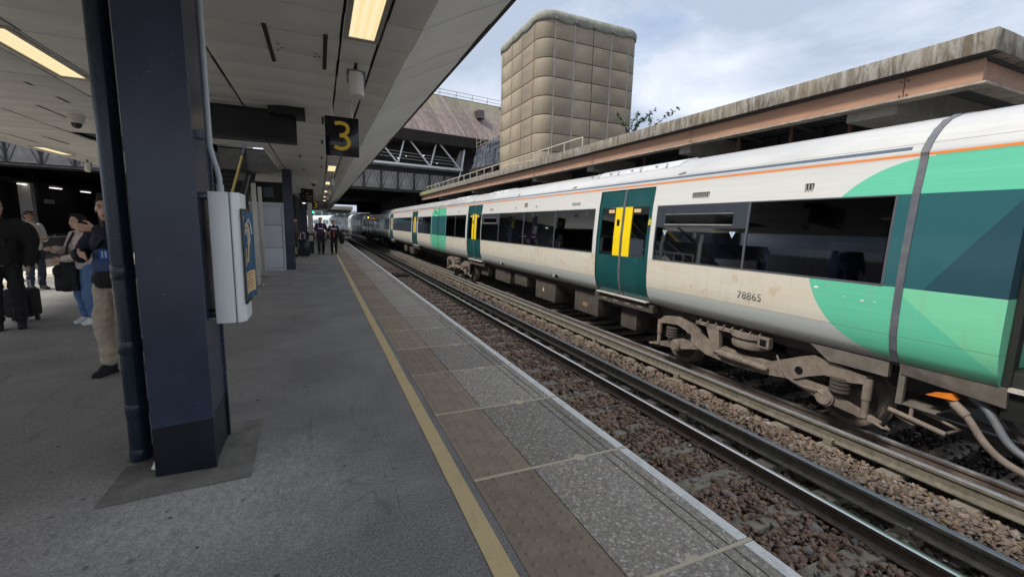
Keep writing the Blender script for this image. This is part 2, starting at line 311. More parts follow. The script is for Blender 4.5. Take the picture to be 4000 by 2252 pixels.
    M['deck_under'] = basic('deck_underside', (0.03, 0.03, 0.03), 0.9)
    M['earth'] = basic('earth', (0.07, 0.06, 0.05), 0.95, 0, 0.3, 0.8)
    M['steel'] = basic('brushed_steel', (0.60, 0.58, 0.52), 0.42, 0.35, 0.1, 6, 0.02, stretch=(1, 1, 8))
    M['panel_grey'] = basic('panel_grey', (0.58, 0.61, 0.66), 0.5, 0, 0.04, 3)
    M['cream_board'] = basic('cream_board', (0.52, 0.50, 0.45), 0.6)
    M['stair'] = basic('stair_black', (0.016, 0.016, 0.017), 0.6)
    M['nosing'] = basic('stair_nosing', (0.06, 0.058, 0.055), 0.6)
    M['handrail_yellow'] = basic('handrail_yellow', (0.62, 0.42, 0.03), 0.45)
    M['far_white'] = basic('far_white', (0.58, 0.60, 0.61), 0.6)
    M['far_window'] = basic('far_window', (0.10, 0.16, 0.16), 0.2)
    M['far_cream'] = basic('far_cream', (0.52, 0.49, 0.40), 0.7)
    M['leaf'] = basic('leaf', (0.085, 0.145, 0.045), 0.6, 0, 0.3, 12)
    M['stem'] = basic('stem', (0.08, 0.065, 0.04), 0.8)
    # people
    for nm, c in dict(skin=(0.62, 0.37, 0.26), skin_tan=(0.52, 0.30, 0.21), skin_dark=(0.26, 0.135, 0.085), skin_pale=(0.58, 0.36, 0.28),
                      hair_black=(0.010, 0.009, 0.009), hair_grey=(0.17, 0.155, 0.14), hair_brown=(0.07, 0.045, 0.03), cloth_black=(0.009, 0.009, 0.011), cloth_navy=(0.013, 0.017, 0.032),
                      cloth_white=(0.62, 0.61, 0.57), cloth_cream=(0.58, 0.50, 0.46), cloth_khaki=(0.46, 0.39, 0.29), denim=(0.10, 0.19, 0.36), denim_dark=(0.025, 0.035, 0.06),
                      shoe_black=(0.012, 0.012, 0.013), shoe_white=(0.70, 0.70, 0.70), cloth_purple=(0.045, 0.015, 0.07), cloth_grey=(0.06, 0.06, 0.062), cloth_green=(0.03, 0.036, 0.022),
                      bag_blue=(0.055, 0.085, 0.19), bag_bright=(0.03, 0.14, 0.55), red_cloth=(0.42, 0.04, 0.03), lip=(0.30, 0.10, 0.085), eye_white=(0.6, 0.58, 0.55), yellow_cloth=(0.35, 0.35, 0.05)).items():
        M[nm] = basic(nm, c, 0.5 if 'skin' in nm else 0.8, 0, 0.12, 14 if 'skin' in nm else 22, 0.1, 160)
build_materials()

# ---------------------------------------------------------------- mesh helper
class MB:
    def __init__(s): s.v = []; s.f = []; s.m = []; s.mi = 0
    def add(s, vs, fs):
        b = len(s.v); s.v += [tuple(v) for v in vs]; s.f += [[b + i for i in f] for f in fs]; s.m += [s.mi] * len(fs); return s
    def box(s, x0, x1, y0, y1, z0, z1):
        return s.add([(x0, y0, z0), (x1, y0, z0), (x1, y1, z0), (x0, y1, z0), (x0, y0, z1), (x1, y0, z1), (x1, y1, z1), (x0, y1, z1)],
                     [(3, 2, 1, 0), (4, 5, 6, 7), (0, 1, 5, 4), (1, 2, 6, 5), (2, 3, 7, 6), (3, 0, 4, 7)])
    def hexa(s, a, b):      # two quads (4 pts each) joined
        return s.add(list(a) + list(b), [(3, 2, 1, 0), (4, 5, 6, 7), (0, 1, 5, 4), (1, 2, 6, 5), (2, 3, 7, 6), (3, 0, 4, 7)])
    def bar(s, a, b, w, h=None, up=(0, 0, 1)):
        h = h or w; a = Vector(a); b = Vector(b); d = (b - a).normalized(); u = Vector(up)
        r = d.cross(u)
        if r.length < 1e-4: r = d.cross(Vector((1, 0, 0)))
        r.normalize(); u = r.cross(d); r *= w / 2; u *= h / 2
        return s.hexa([a - r - u, a + r - u, a + r + u, a - r + u], [b - r - u, b + r - u, b + r + u, b - r + u])
    def tube(s, pts, r, n=8, caps=True):
        pts = [Vector(p) for p in pts]; rs = r if isinstance(r, (list, tuple)) else [r] * len(pts)
        vs = []; prev = None
        for i, p in enumerate(pts):
            t = (pts[min(i + 1, len(pts) - 1)] - pts[max(i - 1, 0)]).normalized()
            ref = prev if prev is not None else (Vector((0, 0, 1)) if abs(t.z) < 0.9 else Vector((1, 0, 0)))
            a = (ref - t * ref.dot(t)).normalized(); b = t.cross(a); prev = a
            for k in range(n):
                q = 2 * math.pi * k / n; vs.append(p + (a * math.cos(q) + b * math.sin(q)) * rs[i])
        fs = []
        for i in range(len(pts) - 1):
            for k in range(n): fs.append((i * n + k, i * n + (k + 1) % n, (i + 1) * n + (k + 1) % n, (i + 1) * n + k))
        if caps: fs.append(tuple(range(n - 1, -1, -1))); fs.append(tuple(range((len(pts) - 1) * n, len(pts) * n)))
        return s.add(vs, fs)
    def prism(s, poly, axis, a, b):   # poly in the two other axes (cyclic order kept), extruded along axis
        def P(u, v, t): return {'x': (t, u, v), 'y': (u, t, v), 'z': (u, v, t)}[axis]
        n = len(poly); vs = [P(u, v, a) for u, v in poly] + [P(u, v, b) for u, v in poly]
        fs = [tuple(range(n)), tuple(range(2 * n - 1, n - 1, -1))] + [(i, i + n, (i + 1) % n + n, (i + 1) % n) for i in range(n)]
        return s.add(vs, fs)
    def quad(s, *p): return s.add(p, [tuple(range(len(p)))])
    def ell(s, c, r, n=12, m=8, rot=None):
        if isinstance(r, (int, float)): r = (r, r, r)
        c = Vector(c); vs = []
        for j in range(m + 1):
            th = math.pi * j / m
            for k in range(n):
                q = 2 * math.pi * k / n; v = Vector((r[0] * math.sin(th) * math.cos(q), r[1] * math.sin(th) * math.sin(q), r[2] * math.cos(th)))
                if rot: v = rot @ v
                vs.append(c + v)
        fs = []
        for j in range(m):
            for k in range(n): fs.append((j * n + k, (j + 1) * n + k, (j + 1) * n + (k + 1) % n, j * n + (k + 1) % n))
        return s.add(vs, fs)
    def capsule(s, a, b, ra, rb, n=10):
        a = Vector(a); b = Vector(b); s.ell(a, ra, n, 6); s.ell(b, rb, n, 6); s.tube([a, b], [ra, rb], n); return s
    def build(s, name, mats, parent=None, smooth=None, bev=0.0, local=False, loc=None, norm=True):
        me = bpy.data.meshes.new(name)
        off = Vector(loc) if loc else None
        me.from_pydata([tuple(Vector(v) - off) for v in s.v] if off else s.v, [], s.f)
        if not isinstance(mats, (list, tuple)): mats = [mats]
        for m in mats: me.materials.append(M[m] if isinstance(m, str) else m)
        me.polygons.foreach_set('material_index', s.m)
        if norm or bev:
            bm = bmesh.new(); bm.from_mesh(me); bmesh.ops.remove_doubles(bm, verts=bm.verts, dist=1e-5)
            bmesh.ops.recalc_face_normals(bm, faces=bm.faces)
            if bev:
                ed = [e for e in bm.edges if len(e.link_faces) == 2 and e.calc_face_angle(0) > 0.5]
                bmesh.ops.bevel(bm, geom=ed, offset=bev, segments=2, profile=0.5, affect='EDGES', clamp_overlap=True)
            bm.to_mesh(me); bm.free()
        if smooth is not None or bev:
            me.polygons.foreach_set('use_smooth', [True] * len(me.polygons)); me.set_sharp_from_angle(angle=rad(smooth or 35))
        o = bpy.data.objects.new(name, me); COL.objects.link(o)
        if off: o.location = off
        if parent is not None: attach(o, parent, local)
        return o
def attach(o, parent, local=False):
    o.parent = parent
    if not local:
        r = parent
        while r.parent: r = r.parent
        if r.type == 'EMPTY' and r is parent:
            o.matrix_parent_inverse = (Matrix.Translation(r.location) @ r.rotation_euler.to_matrix().to_4x4()).inverted()
        elif parent.get('_at'):
            o.matrix_parent_inverse = Matrix.Translation(Vector(parent['_at'])).inverted()
def tag(o, label=None, cat=None, group=None, kind=None):
    for k, v in (('label', label), ('category', cat), ('group', group), ('kind', kind)):
        if v: o[k] = v
    return o
def empty(name, loc, label, cat, group=None, rz=0.0, kind=None):
    o = bpy.data.objects.new(name, None); COL.objects.link(o); o.location = loc; o.rotation_euler = (0, 0, rz); o.empty_display_size = 0.1
    return tag(o, label, cat, group, kind)
def dup(o, parent=None):
    c = o.copy(); COL.objects.link(c)
    if parent is not None:
        inv = o.matrix_parent_inverse.copy(); c.parent = parent; c.matrix_parent_inverse = inv
    for ch in list(o.children): dup(ch, c)
    return c
def instance(me_obj, parent=None, loc=None):
    c = me_obj.copy(); COL.objects.link(c)
    if parent is not None:
        inv = me_obj.matrix_parent_inverse.copy(); c.parent = parent; c.matrix_parent_inverse = inv
    if loc is not None: c.location = loc
    return c
def text_mesh(txt, size, mat, name, place, extrude=0.002, parent=None):
    cu = bpy.data.curves.new(name, 'FONT'); cu.body = txt; cu.size = size; cu.extrude = extrude; cu.resolution_u = 4
    t = bpy.data.objects.new(name, cu); COL.objects.link(t)
    bpy.context.view_layer.update()
    me = bpy.data.meshes.new_from_object(t.evaluated_get(bpy.context.evaluated_depsgraph_get())); bpy.data.objects.remove(t)
    me.transform(place); me.name = name; me.materials.clear(); me.materials.append(M[mat])
    o = bpy.data.objects.new(name, me); COL.objects.link(o)
    if parent is not None: attach(o, parent)
    return o
def stroke(mb, pts, wd, f, th=0.003):   # flat ribbon along 2-D points, f maps (u, v, depth) to 3-D
    pts = [Vector(p) for p in pts]; L = []; Rr = []
    for i, p in enumerate(pts):
        t = (pts[min(i + 1, len(pts) - 1)] - pts[max(i - 1, 0)]).normalized(); nn = Vector((-t.y, t.x)) * wd / 2
        L.append(p + nn); Rr.append(p - nn)
    poly = L + Rr[::-1]
    for i in range(len(pts) - 1):
        a = [L[i], L[i + 1], Rr[i + 1], Rr[i]]
        mb.hexa([f(q.x, q.y, 0) for q in a], [f(q.x, q.y, th) for q in a])
def arc(cx, cy, r, a0, a1, n=14, ry=None):
    return [(cx + r * math.cos(rad(a0 + (a1 - a0) * i / n)), cy + (ry or r) * math.sin(rad(a0 + (a1 - a0) * i / n))) for i in range(n + 1)]

# ================================================================ GROUND AND TRACKS
mb = MB(); mb.quad((-400, -200, -1.32), (400, -200, -1.32), (400, 900, -1.32), (-400, 900, -1.32))
tag(mb.build('ground', 'earth', norm=False), kind='structure')
mb = MB(); mb.box(2.25, 9.0, -8, 170, -1.318, -1.135)
bed = tag(mb.build('track_bed', 'bed'), kind='structure')
mb = MB(); mb.box(-24, -7.95, -8, 120, -1.318, -1.14)
bed2 = tag(mb.build('far_track_bed', 'bed'), kind='structure')

RAILPROF = [(-.07, 0), (.07, 0), (.07, .012), (.012, .03), (.012, .115), (.036, .125), (.036, .155), (.028, .16), (-.028, .16), (-.036, .155), (-.036, .125), (-.012, .115), (-.012, .03), (-.07, .012)]
def rail(x, ztop, y0, y1, top, side, name, parent, sc=1.0):
    mb = MB(); prof = [(x + u * sc, ztop - .16 * sc + v * sc) for u, v in RAILPROF]; n = len(prof)
    vs = [(u, y0, v) for u, v in prof] + [(u, y1, v) for u, v in prof]
    mb.add(vs, [])
    for i in range(n):
        mb.mi = 1 if i in (6, 7, 8) else 0
        mb.f.append([i, i + n, (i + 1) % n + n, (i + 1) % n]); mb.m.append(mb.mi)
    mb.mi = 0; mb.f += [list(range(n)), list(range(2 * n - 1, n - 1, -1))]; mb.m += [0, 0]
    return mb.build(name, [side, top], parent, smooth=40)
TY0, TY1 = -4, 165
rail(2.83, -.915, TY0, TY1, 'rail_top', 'rail_rust', 'running_rail', bed)
rail(4.335, -.915, TY0, TY1, 'rail_top', 'rail_rust', 'running_rail', bed)
rail(6.42, -.915, TY0, TY1, 'rail_dull', 'rail_rust', 'running_rail', bed)
rail(7.93, -.915, TY0, TY1, 'rail_dull', 'rail_rust', 'running_rail', bed)
rail(4.80, -.855, TY0, TY1, 'rail_dull', 'rail_moss', 'conductor_rail', bed, 1.05)
rail(5.95, -.855, TY0, TY1, 'rail_dull', 'rail_moss', 'conductor_rail', bed, 1.05)
for x in (-8.6, -10.1): rail(x, -.915, 0, 110, 'rail_dull', 'rail_rust', 'running_rail', bed2)
# sleepers, chairs and insulators, one object each, shared meshes
def sleeper_mesh(x0, x1):
    mb = MB(); mb.prism([(-.13, -1.22), (.13, -1.22), (.10, -1.078), (-.10, -1.078)], 'x', x0, x1); return mb
sl1 = sleeper_mesh(2.30, 5.02).build('sleeper', 'sleeper', bed, bev=.012)
sl2 = sleeper_mesh(5.78, 8.45).build('sleeper', 'sleeper', bed, bev=.012)
mb = MB()
mb.box(4.335 - .13, 4.335 + .13, -.07, .07, -1.08, -1.066); mb.tube([(4.22, -.05, -1.055), (4.20, .0, -1.03), (4.27, .045, -1.05)], .011, 6); mb.tube([(4.45, -.05, -1.055), (4.47, .0, -1.03), (4.40, .045, -1.05)], .011, 6)
clip = mb.build('rail_clip', 'rail_rust', bed)
mb = MB(); mb.box(4.70, 4.90, -.055, .055, -1.08, -1.05); mb.tube([(4.80, 0, -1.05), (4.80, 0, -1.022)], [.06, .075], 10); mb.bar((4.715, -.05, -1.00), (4.74, -.05, -.985), .03, .05); mb.box(4.70, 4.725, -.05, .05, -1.06, -.985)
ins1 = mb.build('rail_insulator', 'insulator', bed, smooth=40)
first = True
for k in range(-3, 92):
    y = 3.12 + .652 * k
    if y > 60: break
    if first: a, b, c = sl1, sl2, clip; first = False
    else: a, b, c = instance(sl1, bed), instance(sl2, bed), instance(clip, bed)
    dy = RND.uniform(-.015, .015)
    for o in (a, b, c): o.location.y = y + dy
    a.rotation_euler = (0, RND.uniform(-.002, .002), RND.uniform(-.006, .006))
    if k % 4 == 2: (instance(ins1, bed) if k > -2 else ins1).location.y = y
    if k % 4 == 0:
        o = instance(ins1, bed); o.location = (1.15, y, 0)
ins1.location.y = 3.12 + .652 * -2
# cable trough grate between the rails (far) and a strip of pale rubbish on the conductor rail
mb = MB()
for i in range(7): mb.box(3.45 + i * .1, 3.51 + i * .1, 22.2, 23.2, -1.07, -1.0)
mb.box(3.4, 4.1, 22.15, 22.22, -1.07, -.99); mb.box(3.4, 4.1, 23.2, 23.27, -1.07, -.99)
tag(mb.build('track_grating', 'black'), 'small black slatted grating lying between the rails of the empty track', 'grating')
mb = MB(); r_ = random.Random(3)
for i in range(5):
    c = Vector((6.12 + r_.uniform(-.05, .05), 2.02 + i * .05, -1.045)); mb.hexa([c + Vector((-.03, -.02, 0)), c + Vector((.03, -.03, .01)), c + Vector((.035, .03, .02)), c + Vector((-.03, .03, 0))], [c + Vector((-.03, -.02, .006)), c + Vector((.03, -.03, .016)), c + Vector((.035, .03, .026)), c + Vector((-.03, .03, .008))])
tag(mb.build('scrap_paper', 'print_white', norm=False), 'crumpled scrap of white paper beside the conductor rail near the train', 'litter')
# ---- ballast stones (stuff): angular stones joined in one mesh
def ballast():
    protos = []
    for i in range(14):
        bm = bmesh.new()
        for _ in range(11):
            v = Vector((NPR.normal(), NPR.normal(), NPR.normal())).normalized() * NPR.uniform(.75, 1.0)
            bm.verts.new((v.x * NPR.uniform(.85, 1.25), v.y * .9, v.z * .65))
        r = bmesh.ops.convex_hull(bm, input=bm.verts)
        bmesh.ops.delete(bm, geom=list({g for g in r['geom_interior'] + r['geom_unused'] if isinstance(g, bmesh.types.BMVert)}), context='VERTS')
        bmesh.ops.triangulate(bm, faces=bm.faces); bm.verts.index_update()
        protos.append((np.array([v.co[:] for v in bm.verts]), np.array([[v.index for v in f.verts] for f in bm.faces]))); bm.free()
    Vs, Fs, Cs = [], [], []; base = 0
    def strip(x0, x1, y0, y1, dens, size, zf, tint, jit=.3):
        nonlocal base
        n = int((x1 - x0) * (y1 - y0) * dens)
        for i in range(n):
            x = NPR.uniform(x0, x1); y = NPR.uniform(y0, y1)
            zb = zf(x, y)
            if zb is None: continue
            P, Fc = protos[NPR.randint(14)]
            sz = size * NPR.lognormal(0, .36) * .5
            q = Vector((NPR.normal() * .5, NPR.normal() * .5, NPR.normal())); a = NPR.uniform(0, 6.28)
            rm = np.array((Matrix.Rotation(a, 3, 'Z') @ Matrix.Rotation(NPR.normal() * .5, 3, 'X') @ Matrix.Rotation(NPR.normal() * .5, 3, 'Y')))
            Vs.append(P @ rm.T * sz + np.array([x, y, zb + NPR.uniform(-.012, .018)])); Fs.append(Fc + base); base += len(P)
            t = np.array(tint) * NPR.uniform(1 - jit, 1 + jit * 1.4) * np.array([1, NPR.uniform(.92, 1.04), NPR.uniform(.86, 1.06)])
            if NPR.rand() < .10: t = t * np.array([1.25, .95, .85])
            if NPR.rand() < .05: t = np.array([.30, .28, .26]) * NPR.uniform(.7, 1.2)
            Cs.append(np.repeat(np.append(t, 1.)[None], len(P), 0))
    def zplat(x, y):
        k = (y - 3.12) / .652; f = abs(k - round(k)) * .652
        if f < .115: return -1.066 if (NPR.rand() < .20 or (x < 3.4 and NPR.rand() < .55)) else None
        return -1.095 if x < 4.22 else -1.11
    def zsix(x, y): return -1.11 + .03 * math.exp(-((x - 5.4) / .3) ** 2)
    def zmid(x, y): return -1.10
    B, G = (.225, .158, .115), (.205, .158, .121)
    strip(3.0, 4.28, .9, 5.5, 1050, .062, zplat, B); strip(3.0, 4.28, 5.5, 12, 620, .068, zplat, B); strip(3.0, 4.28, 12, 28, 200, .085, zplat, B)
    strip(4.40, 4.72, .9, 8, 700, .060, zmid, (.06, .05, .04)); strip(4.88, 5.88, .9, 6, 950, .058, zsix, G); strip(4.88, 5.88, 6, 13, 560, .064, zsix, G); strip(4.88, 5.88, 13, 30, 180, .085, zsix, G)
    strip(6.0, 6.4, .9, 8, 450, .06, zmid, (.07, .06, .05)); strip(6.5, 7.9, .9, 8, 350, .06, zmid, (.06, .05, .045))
    V = np.concatenate(Vs); Fc = np.concatenate(Fs); Cc = np.concatenate(Cs)
    me = bpy.data.meshes.new('ballast'); me.vertices.add(len(V)); me.vertices.foreach_set('co', V.ravel().astype(np.float32))
    me.loops.add(len(Fc) * 3); me.loops.foreach_set('vertex_index', Fc.ravel().astype(np.int32)); me.polygons.add(len(Fc))
    me.polygons.foreach_set('loop_start', np.arange(0, len(Fc) * 3, 3, dtype=np.int32))
    try: me.polygons.foreach_set('loop_total', np.full(len(Fc), 3, dtype=np.int32))
    except Exception: pass
    me.update(calc_edges=True)
    at = me.color_attributes.new('col', 'FLOAT_COLOR', 'POINT'); at.data.foreach_set('color', Cc.ravel().astype(np.float32))
    me.materials.append(M['stone']); me.validate()
    o = bpy.data.objects.new('ballast', me); COL.objects.link(o); tag(o, kind='stuff')
ballast()

# ================================================================ PLATFORM
PY0, PY1 = -12.0, 95.0
mb = MB(); mb.box(-6.75, .832, PY0, PY1, -.25, 0)
plat = tag(mb.build('platform', 'asphalt'), kind='structure')
mb = MB(); mb.box(-7.6, 1.9, PY0, PY1, -1.3, -.26); mb.box(.834, 1.95, PY0, PY1, -.255, -.06)
mb.build('platform_wall', 'platform_side', plat)
mb = MB(); pr = [(1.258, -.058), (2.03, -.058), (2.03, -.008), (2.022, 0), (1.886, 0), (1.884, -.012), (1.876, -.012), (1.874, 0), (1.811, 0), (1.809, -.012), (1.801, -.012), (1.799, 0), (1.258, 0)]
mb.prism(pr, 'y', .004, 1.016)
cop = mb.build('coping_slab', 'coping', plat, bev=0)
mb = MB(); mb.box(1.952, 2.0215, .012, 1.008, .0, .003)
wl = mb.build('edge_marking', 'white_line', cop)
mb = MB(); mb.box(.836, 1.250, .004, 1.022, -.058, .0)
for j in range(14):
    for i in range(5):
        cx_, cy_ = .890 + i * .080 + 0, .045 + j * .073
        if j % 2: cx_ += .0
        n = 8; vs = [(cx_ + r * math.cos(6.2832 * k / n), cy_ + r * math.sin(6.2832 * k / n), z) for r, z in ((.0185, .0), (.014, .0045), (.006, .006)) for k in range(n)]
        mb.add(vs, [(a * n + k, a * n + (k + 1) % n, (a + 1) * n + (k + 1) % n, (a + 1) * n + k) for a in range(2) for k in range(n)] + [tuple(range(2 * n, 3 * n))])
tac = mb.build('tactile_slab', 'tactile', plat, norm=False, smooth=60)
mb = MB(); wj = []
mb.prism([(.838, -.013), (1.57, -.010), (1.62, -.048), (1.67, -.010), (2.028, -.010), (2.028, .010), (1.67, .010), (1.62, .048), (1.57, .010), (.838, .013)], 'z', -.05, .0015)
mj = mb.build('mortar_joint', 'mortar', plat)
# worn lip: a slightly darker narrow strip of asphalt left between the yellow line and the tactile slabs is the platform itself
PIT = 1.0307; Y00 = 1.383
for k in range(-4, 73):
    y = Y00 + PIT * k
    if k == -4: a, b, c, d = cop, wl, tac, mj
    else:
        a = instance(cop, plat); b = instance(wl, a); c = instance(tac, plat); d = instance(mj, plat)
    dz = RND.uniform(-.003, .002); a.location = (0, y, dz); c.location = (0, y, RND.uniform(-.003, .002)); d.location = (RND.uniform(-.003, .003), y - .005, 0)
mb = MB(); 
yy = PY0; 
while yy < PY1:
    y2 = min(yy + .9, PY1); e = lambda: RND.uniform(-.004, .004)
    mb.quad((.682 + e(), yy, .004), (.784 + e(), yy, .004), (.784, y2, .004), (.682, y2, .004)); yy = y2
mb.build('yellow_line', 'yellow_line', plat, norm=False)
mb = MB(); mb.quad((-1.197, 2.914, .004), (-.83, 2.945, .004), (-.45, 2.967, .004), (-.472, 3.86, .004), (-.85, 3.88, .004), (-1.20, 3.39, .004))
mb.build('repair_patch', 'patch', plat, norm=False)
# gum blobs and grit trodden flat on the asphalt
mb = MB()
for i in range(150):
    x = RND.uniform(-3.2, .62); y = RND.uniform(1.3, 9); r = RND.uniform(.008, .02); n = 7
    mb.mi = RND.choice([0, 1, 1, 1])
    mb.add([(x + r * RND.uniform(.7, 1.1) * math.cos(6.283 * k / n), y + r * RND.uniform(.7, 1.1) * math.sin(6.283 * k / n), .0035) for k in range(n)], [tuple(range(n))])
g = mb.build('gum_spots', ['platform_side', 'patch'], plat, norm=False); g['kind'] = 'stuff'
# left hand edge of the island
mb = MB(); mb.box(-7.72, -6.76, PY0, PY1, -.3, 0)
mb.build('left_coping', 'pale_coping', plat)
mb = MB(); mb.quad((-6.62, PY0, .004), (-6.50, PY0, .004), (-6.50, PY1, .004), (-6.62, PY1, .004)); mb.build('yellow_line', 'yellow_line', plat, norm=False)

# ================================================================ CANOPY over the platform
ZC = 3.235
canopy = empty('platform_canopy', (-2.86, 0, 3.2), 'long metal slatted canopy over the platform with upturned pale edge', 'canopy')
CY0, CY1 = -3.2, 79.0
mb = MB(); mb.box(-7.38, 1.72, CY0, 11.75, 3.72, 3.95); mb.box(-7.38, -2.95, 11.751, 17.2, 3.72, 3.95); mb.box(-1.10, 1.72, 11.751, 17.2, 3.72, 3.95); mb.box(-7.38, 1.72, 17.201, CY1, 3.72, 3.95)
mb.build('roof_slab', 'black', canopy)
mb = MB(); mb.box(-6.6, .86, CY0, 11.75, ZC + .075, ZC + .09); mb.box(-6.6, -2.95, 11.751, 17.2, ZC + .075, ZC + .09); mb.box(-1.10, .86, 11.751, 17.2, ZC + .075, ZC + .09); mb.box(-6.6, .86, 17.201, CY1, ZC + .075, ZC + .09)
mb.build('soffit_backing', 'slot', canopy)
mb = MB(); mb.box(1.695, 1.735, CY0, CY1, 3.665, 3.80); mb.box(-7.42, -7.385, CY0, CY1, 3.665, 3.80); mb.build('edge_trim', 'black', canopy)
COLS = [(.572, .86), (.245, .545), (-.935, .222), (-2.405, -.965), (-2.835, -2.435), (-4.485, -2.865), (-5.88, -4.515), (-6.30, -5.91), (-6.58, -6.33)]
SP = .5525; SY = 3.974
protoc = {}
def hole(xa, xb, ya, yb): return xb > -2.95 and xa < -1.02 and yb > 11.72 and ya < 17.2
rest = MB()
for ci, (xa, xb) in enumerate(COLS):
    for k in range(-13, 136):
        ya = SY + SP * k; yb = ya + SP
        if yb > CY1: break
        near = (-1 <= k <= 25) and not (ci in (7, 8))
        if hole(xa, xb, ya, yb):
            if ci == 3:
                mb = MB(); mb.box(-1.09, xb, ya + .004, yb - .004, ZC, ZC + .02); mb.build('ceiling_panel', 'soffit', canopy)
            continue
        if near:
            if ci not in protoc:
                mb = MB(); mb.box(xa, xb, .004, SP - .004, ZC, ZC + .03); protoc[ci] = mb.build('ceiling_panel', 'soffit', canopy, bev=.004); o = protoc[ci]
            else: o = instance(protoc[ci], canopy)
            o.location = o.location.copy(); base = o.matrix_parent_inverse
            o.location = (0, ya, RND.uniform(-.002, .002)); o.rotation_euler = (RND.uniform(-.003, .003), RND.uniform(-.001, .001), 0)
        else: rest.box(xa, xb, ya + .004, yb - .004, ZC, ZC + .03)
o = rest.build('ceiling_panel', 'soffit', canopy); o['kind'] = 'stuff'
fp = None; restf = MB()
for k in range(-13, 136):
    ya = SY + SP * k; yb = ya + SP
    if yb > CY1: break
    A = [(.862, ZC), (1.27, 3.462), (1.695, 3.668), (1.69, 3.69), (1.262, 3.484), (.862, ZC + .03)]
    if -1 <= k <= 30:
        if fp is None:
            mb = MB(); mb.prism(A, 'y', .003, SP - .003); fp = mb.build('edge_panel', 'facet', canopy); o = fp
        else: o = instance(fp, canopy)
        o.location = (RND.uniform(-.001, .001), ya, RND.uniform(-.0025, .0025)); o.rotation_euler = (0, RND.uniform(-.002, .002), 0)
    else: restf.prism(A, 'y', ya + .003, yb - .003)
    restf.prism([(-6.582, ZC), (-7.41, 3.668), (-7.40, 3.69), (-6.582, ZC + .02)], 'y', ya + .003, yb - .003)
o = restf.build('edge_panel', 'facet', canopy); o['kind'] = 'stuff'
# access hatch slots
mb = MB()
for (xs, ya, yb) in ((-.375, 4.44, 5.40), (.105, 4.44, 5.40), (.105, 7.75, 8.3), (.105, 9.9, 10.4), (-.40, 12.4, 12.9), (.105, 12.4, 12.9), (.105, 14.4, 14.9), (-.40, 15.4, 15.9), (-3.305, 7.7, 8.75), (-5.285, 12.65, 13.75), (-3.85, 9.2, 10.1)):
    mb = MB(); mb.box(xs - .018, xs + .018, ya, yb, ZC - .004, ZC + .01); mb.build('hatch_slot', 'slot', canopy)
mb = MB()
for (x, y) in ((-.30, 4.85), (-.27, 4.95), (-.31, 5.02), (.02, 4.95), (.05, 5.03), (.01, 5.06)): mb.tube([(x, y, ZC - .006), (x, y, ZC + .005)], .011, 8)
mb.build('fixing_screw', 'bracket', canopy)
# stair well lining above the opening
mb = MB(); mb.box(-1.115, -1.10, 11.75, 17.2, ZC + .0, 7.0); mb.box(-2.965, -2.95, 11.75, 26, ZC, 7.0); mb.box(-2.95, -1.115, 11.72, 11.75, ZC + .0, 5.0); mb.box(-2.95, -1.0, 17.2, 17.23, ZC, 3.9)
mb.build('stairwell_lining', 'grey_beam', canopy)
mb = MB(); mb.bar((-1.11, 11.75, ZC - .005), (-1.11, 17.2, ZC - .005), .035, .05); mb.bar((-2.95, 11.735, ZC + .035), (-1.09, 11.735, ZC + .035), .10, .05)
mb.build('opening_trim', 'soffit', canopy)
# ceiling lights
def make_light(x0, x1, y0, y1, label, wid=.045):
    t = empty('ceiling_light', ((x0 + x1) / 2, (y0 + y1) / 2, ZC), label, 'ceiling light', 'ceiling lights')
    mb = MB(); a = wid
    for (p, q, r, s_) in ((x0 - a, x0, y0 - a * 1.6, y1 + a * 1.6), (x1, x1 + a, y0 - a * 1.6, y1 + a * 1.6), (x0, x1, y0 - a * 1.6, y0), (x0, x1, y1, y1 + a * 1.6)): mb.box(p, q, r, s_, ZC - .012, ZC - .001)
    for yy in np.arange(y0, y1 + .01, .21):
        for xx in (x0 - a / 2, x1 + a / 2): mb.tube([(xx, yy, ZC - .017), (xx, yy, ZC - .011)], .008, 6)
    mb.build('frame', 'light_frame', t)
    mb = MB(); mb.box(x0, x1, y0, y1, ZC - .006, ZC + .004); mb.build('diffuser', 'lamp', t)
LB = ['bright yellow ceiling light nearest the camera beside the sloping canopy edge', 'ceiling light hidden just behind the number 3 sign', 'square looking lit ceiling light just past the number 3 sign', 'second small lit ceiling light beyond the number 3 sign', 'third small lit ceiling light beyond the number 3 sign', 'farthest visible lit ceiling light above the couple', 'tiny lit ceiling light deep under the dark overbridge']
for i in range(7):
    y = 4.36 + 5.64 * i; make_light(.292, .508, y - 1.5, y, LB[i], .04)
make_light(-2.735, -2.505, 5.62, 7.12, 'long yellow ceiling light at upper left beside the blue pillar')
make_light(-6.345, -6.105, 14.7, 16.05, 'small lit ceiling light far left above the people')
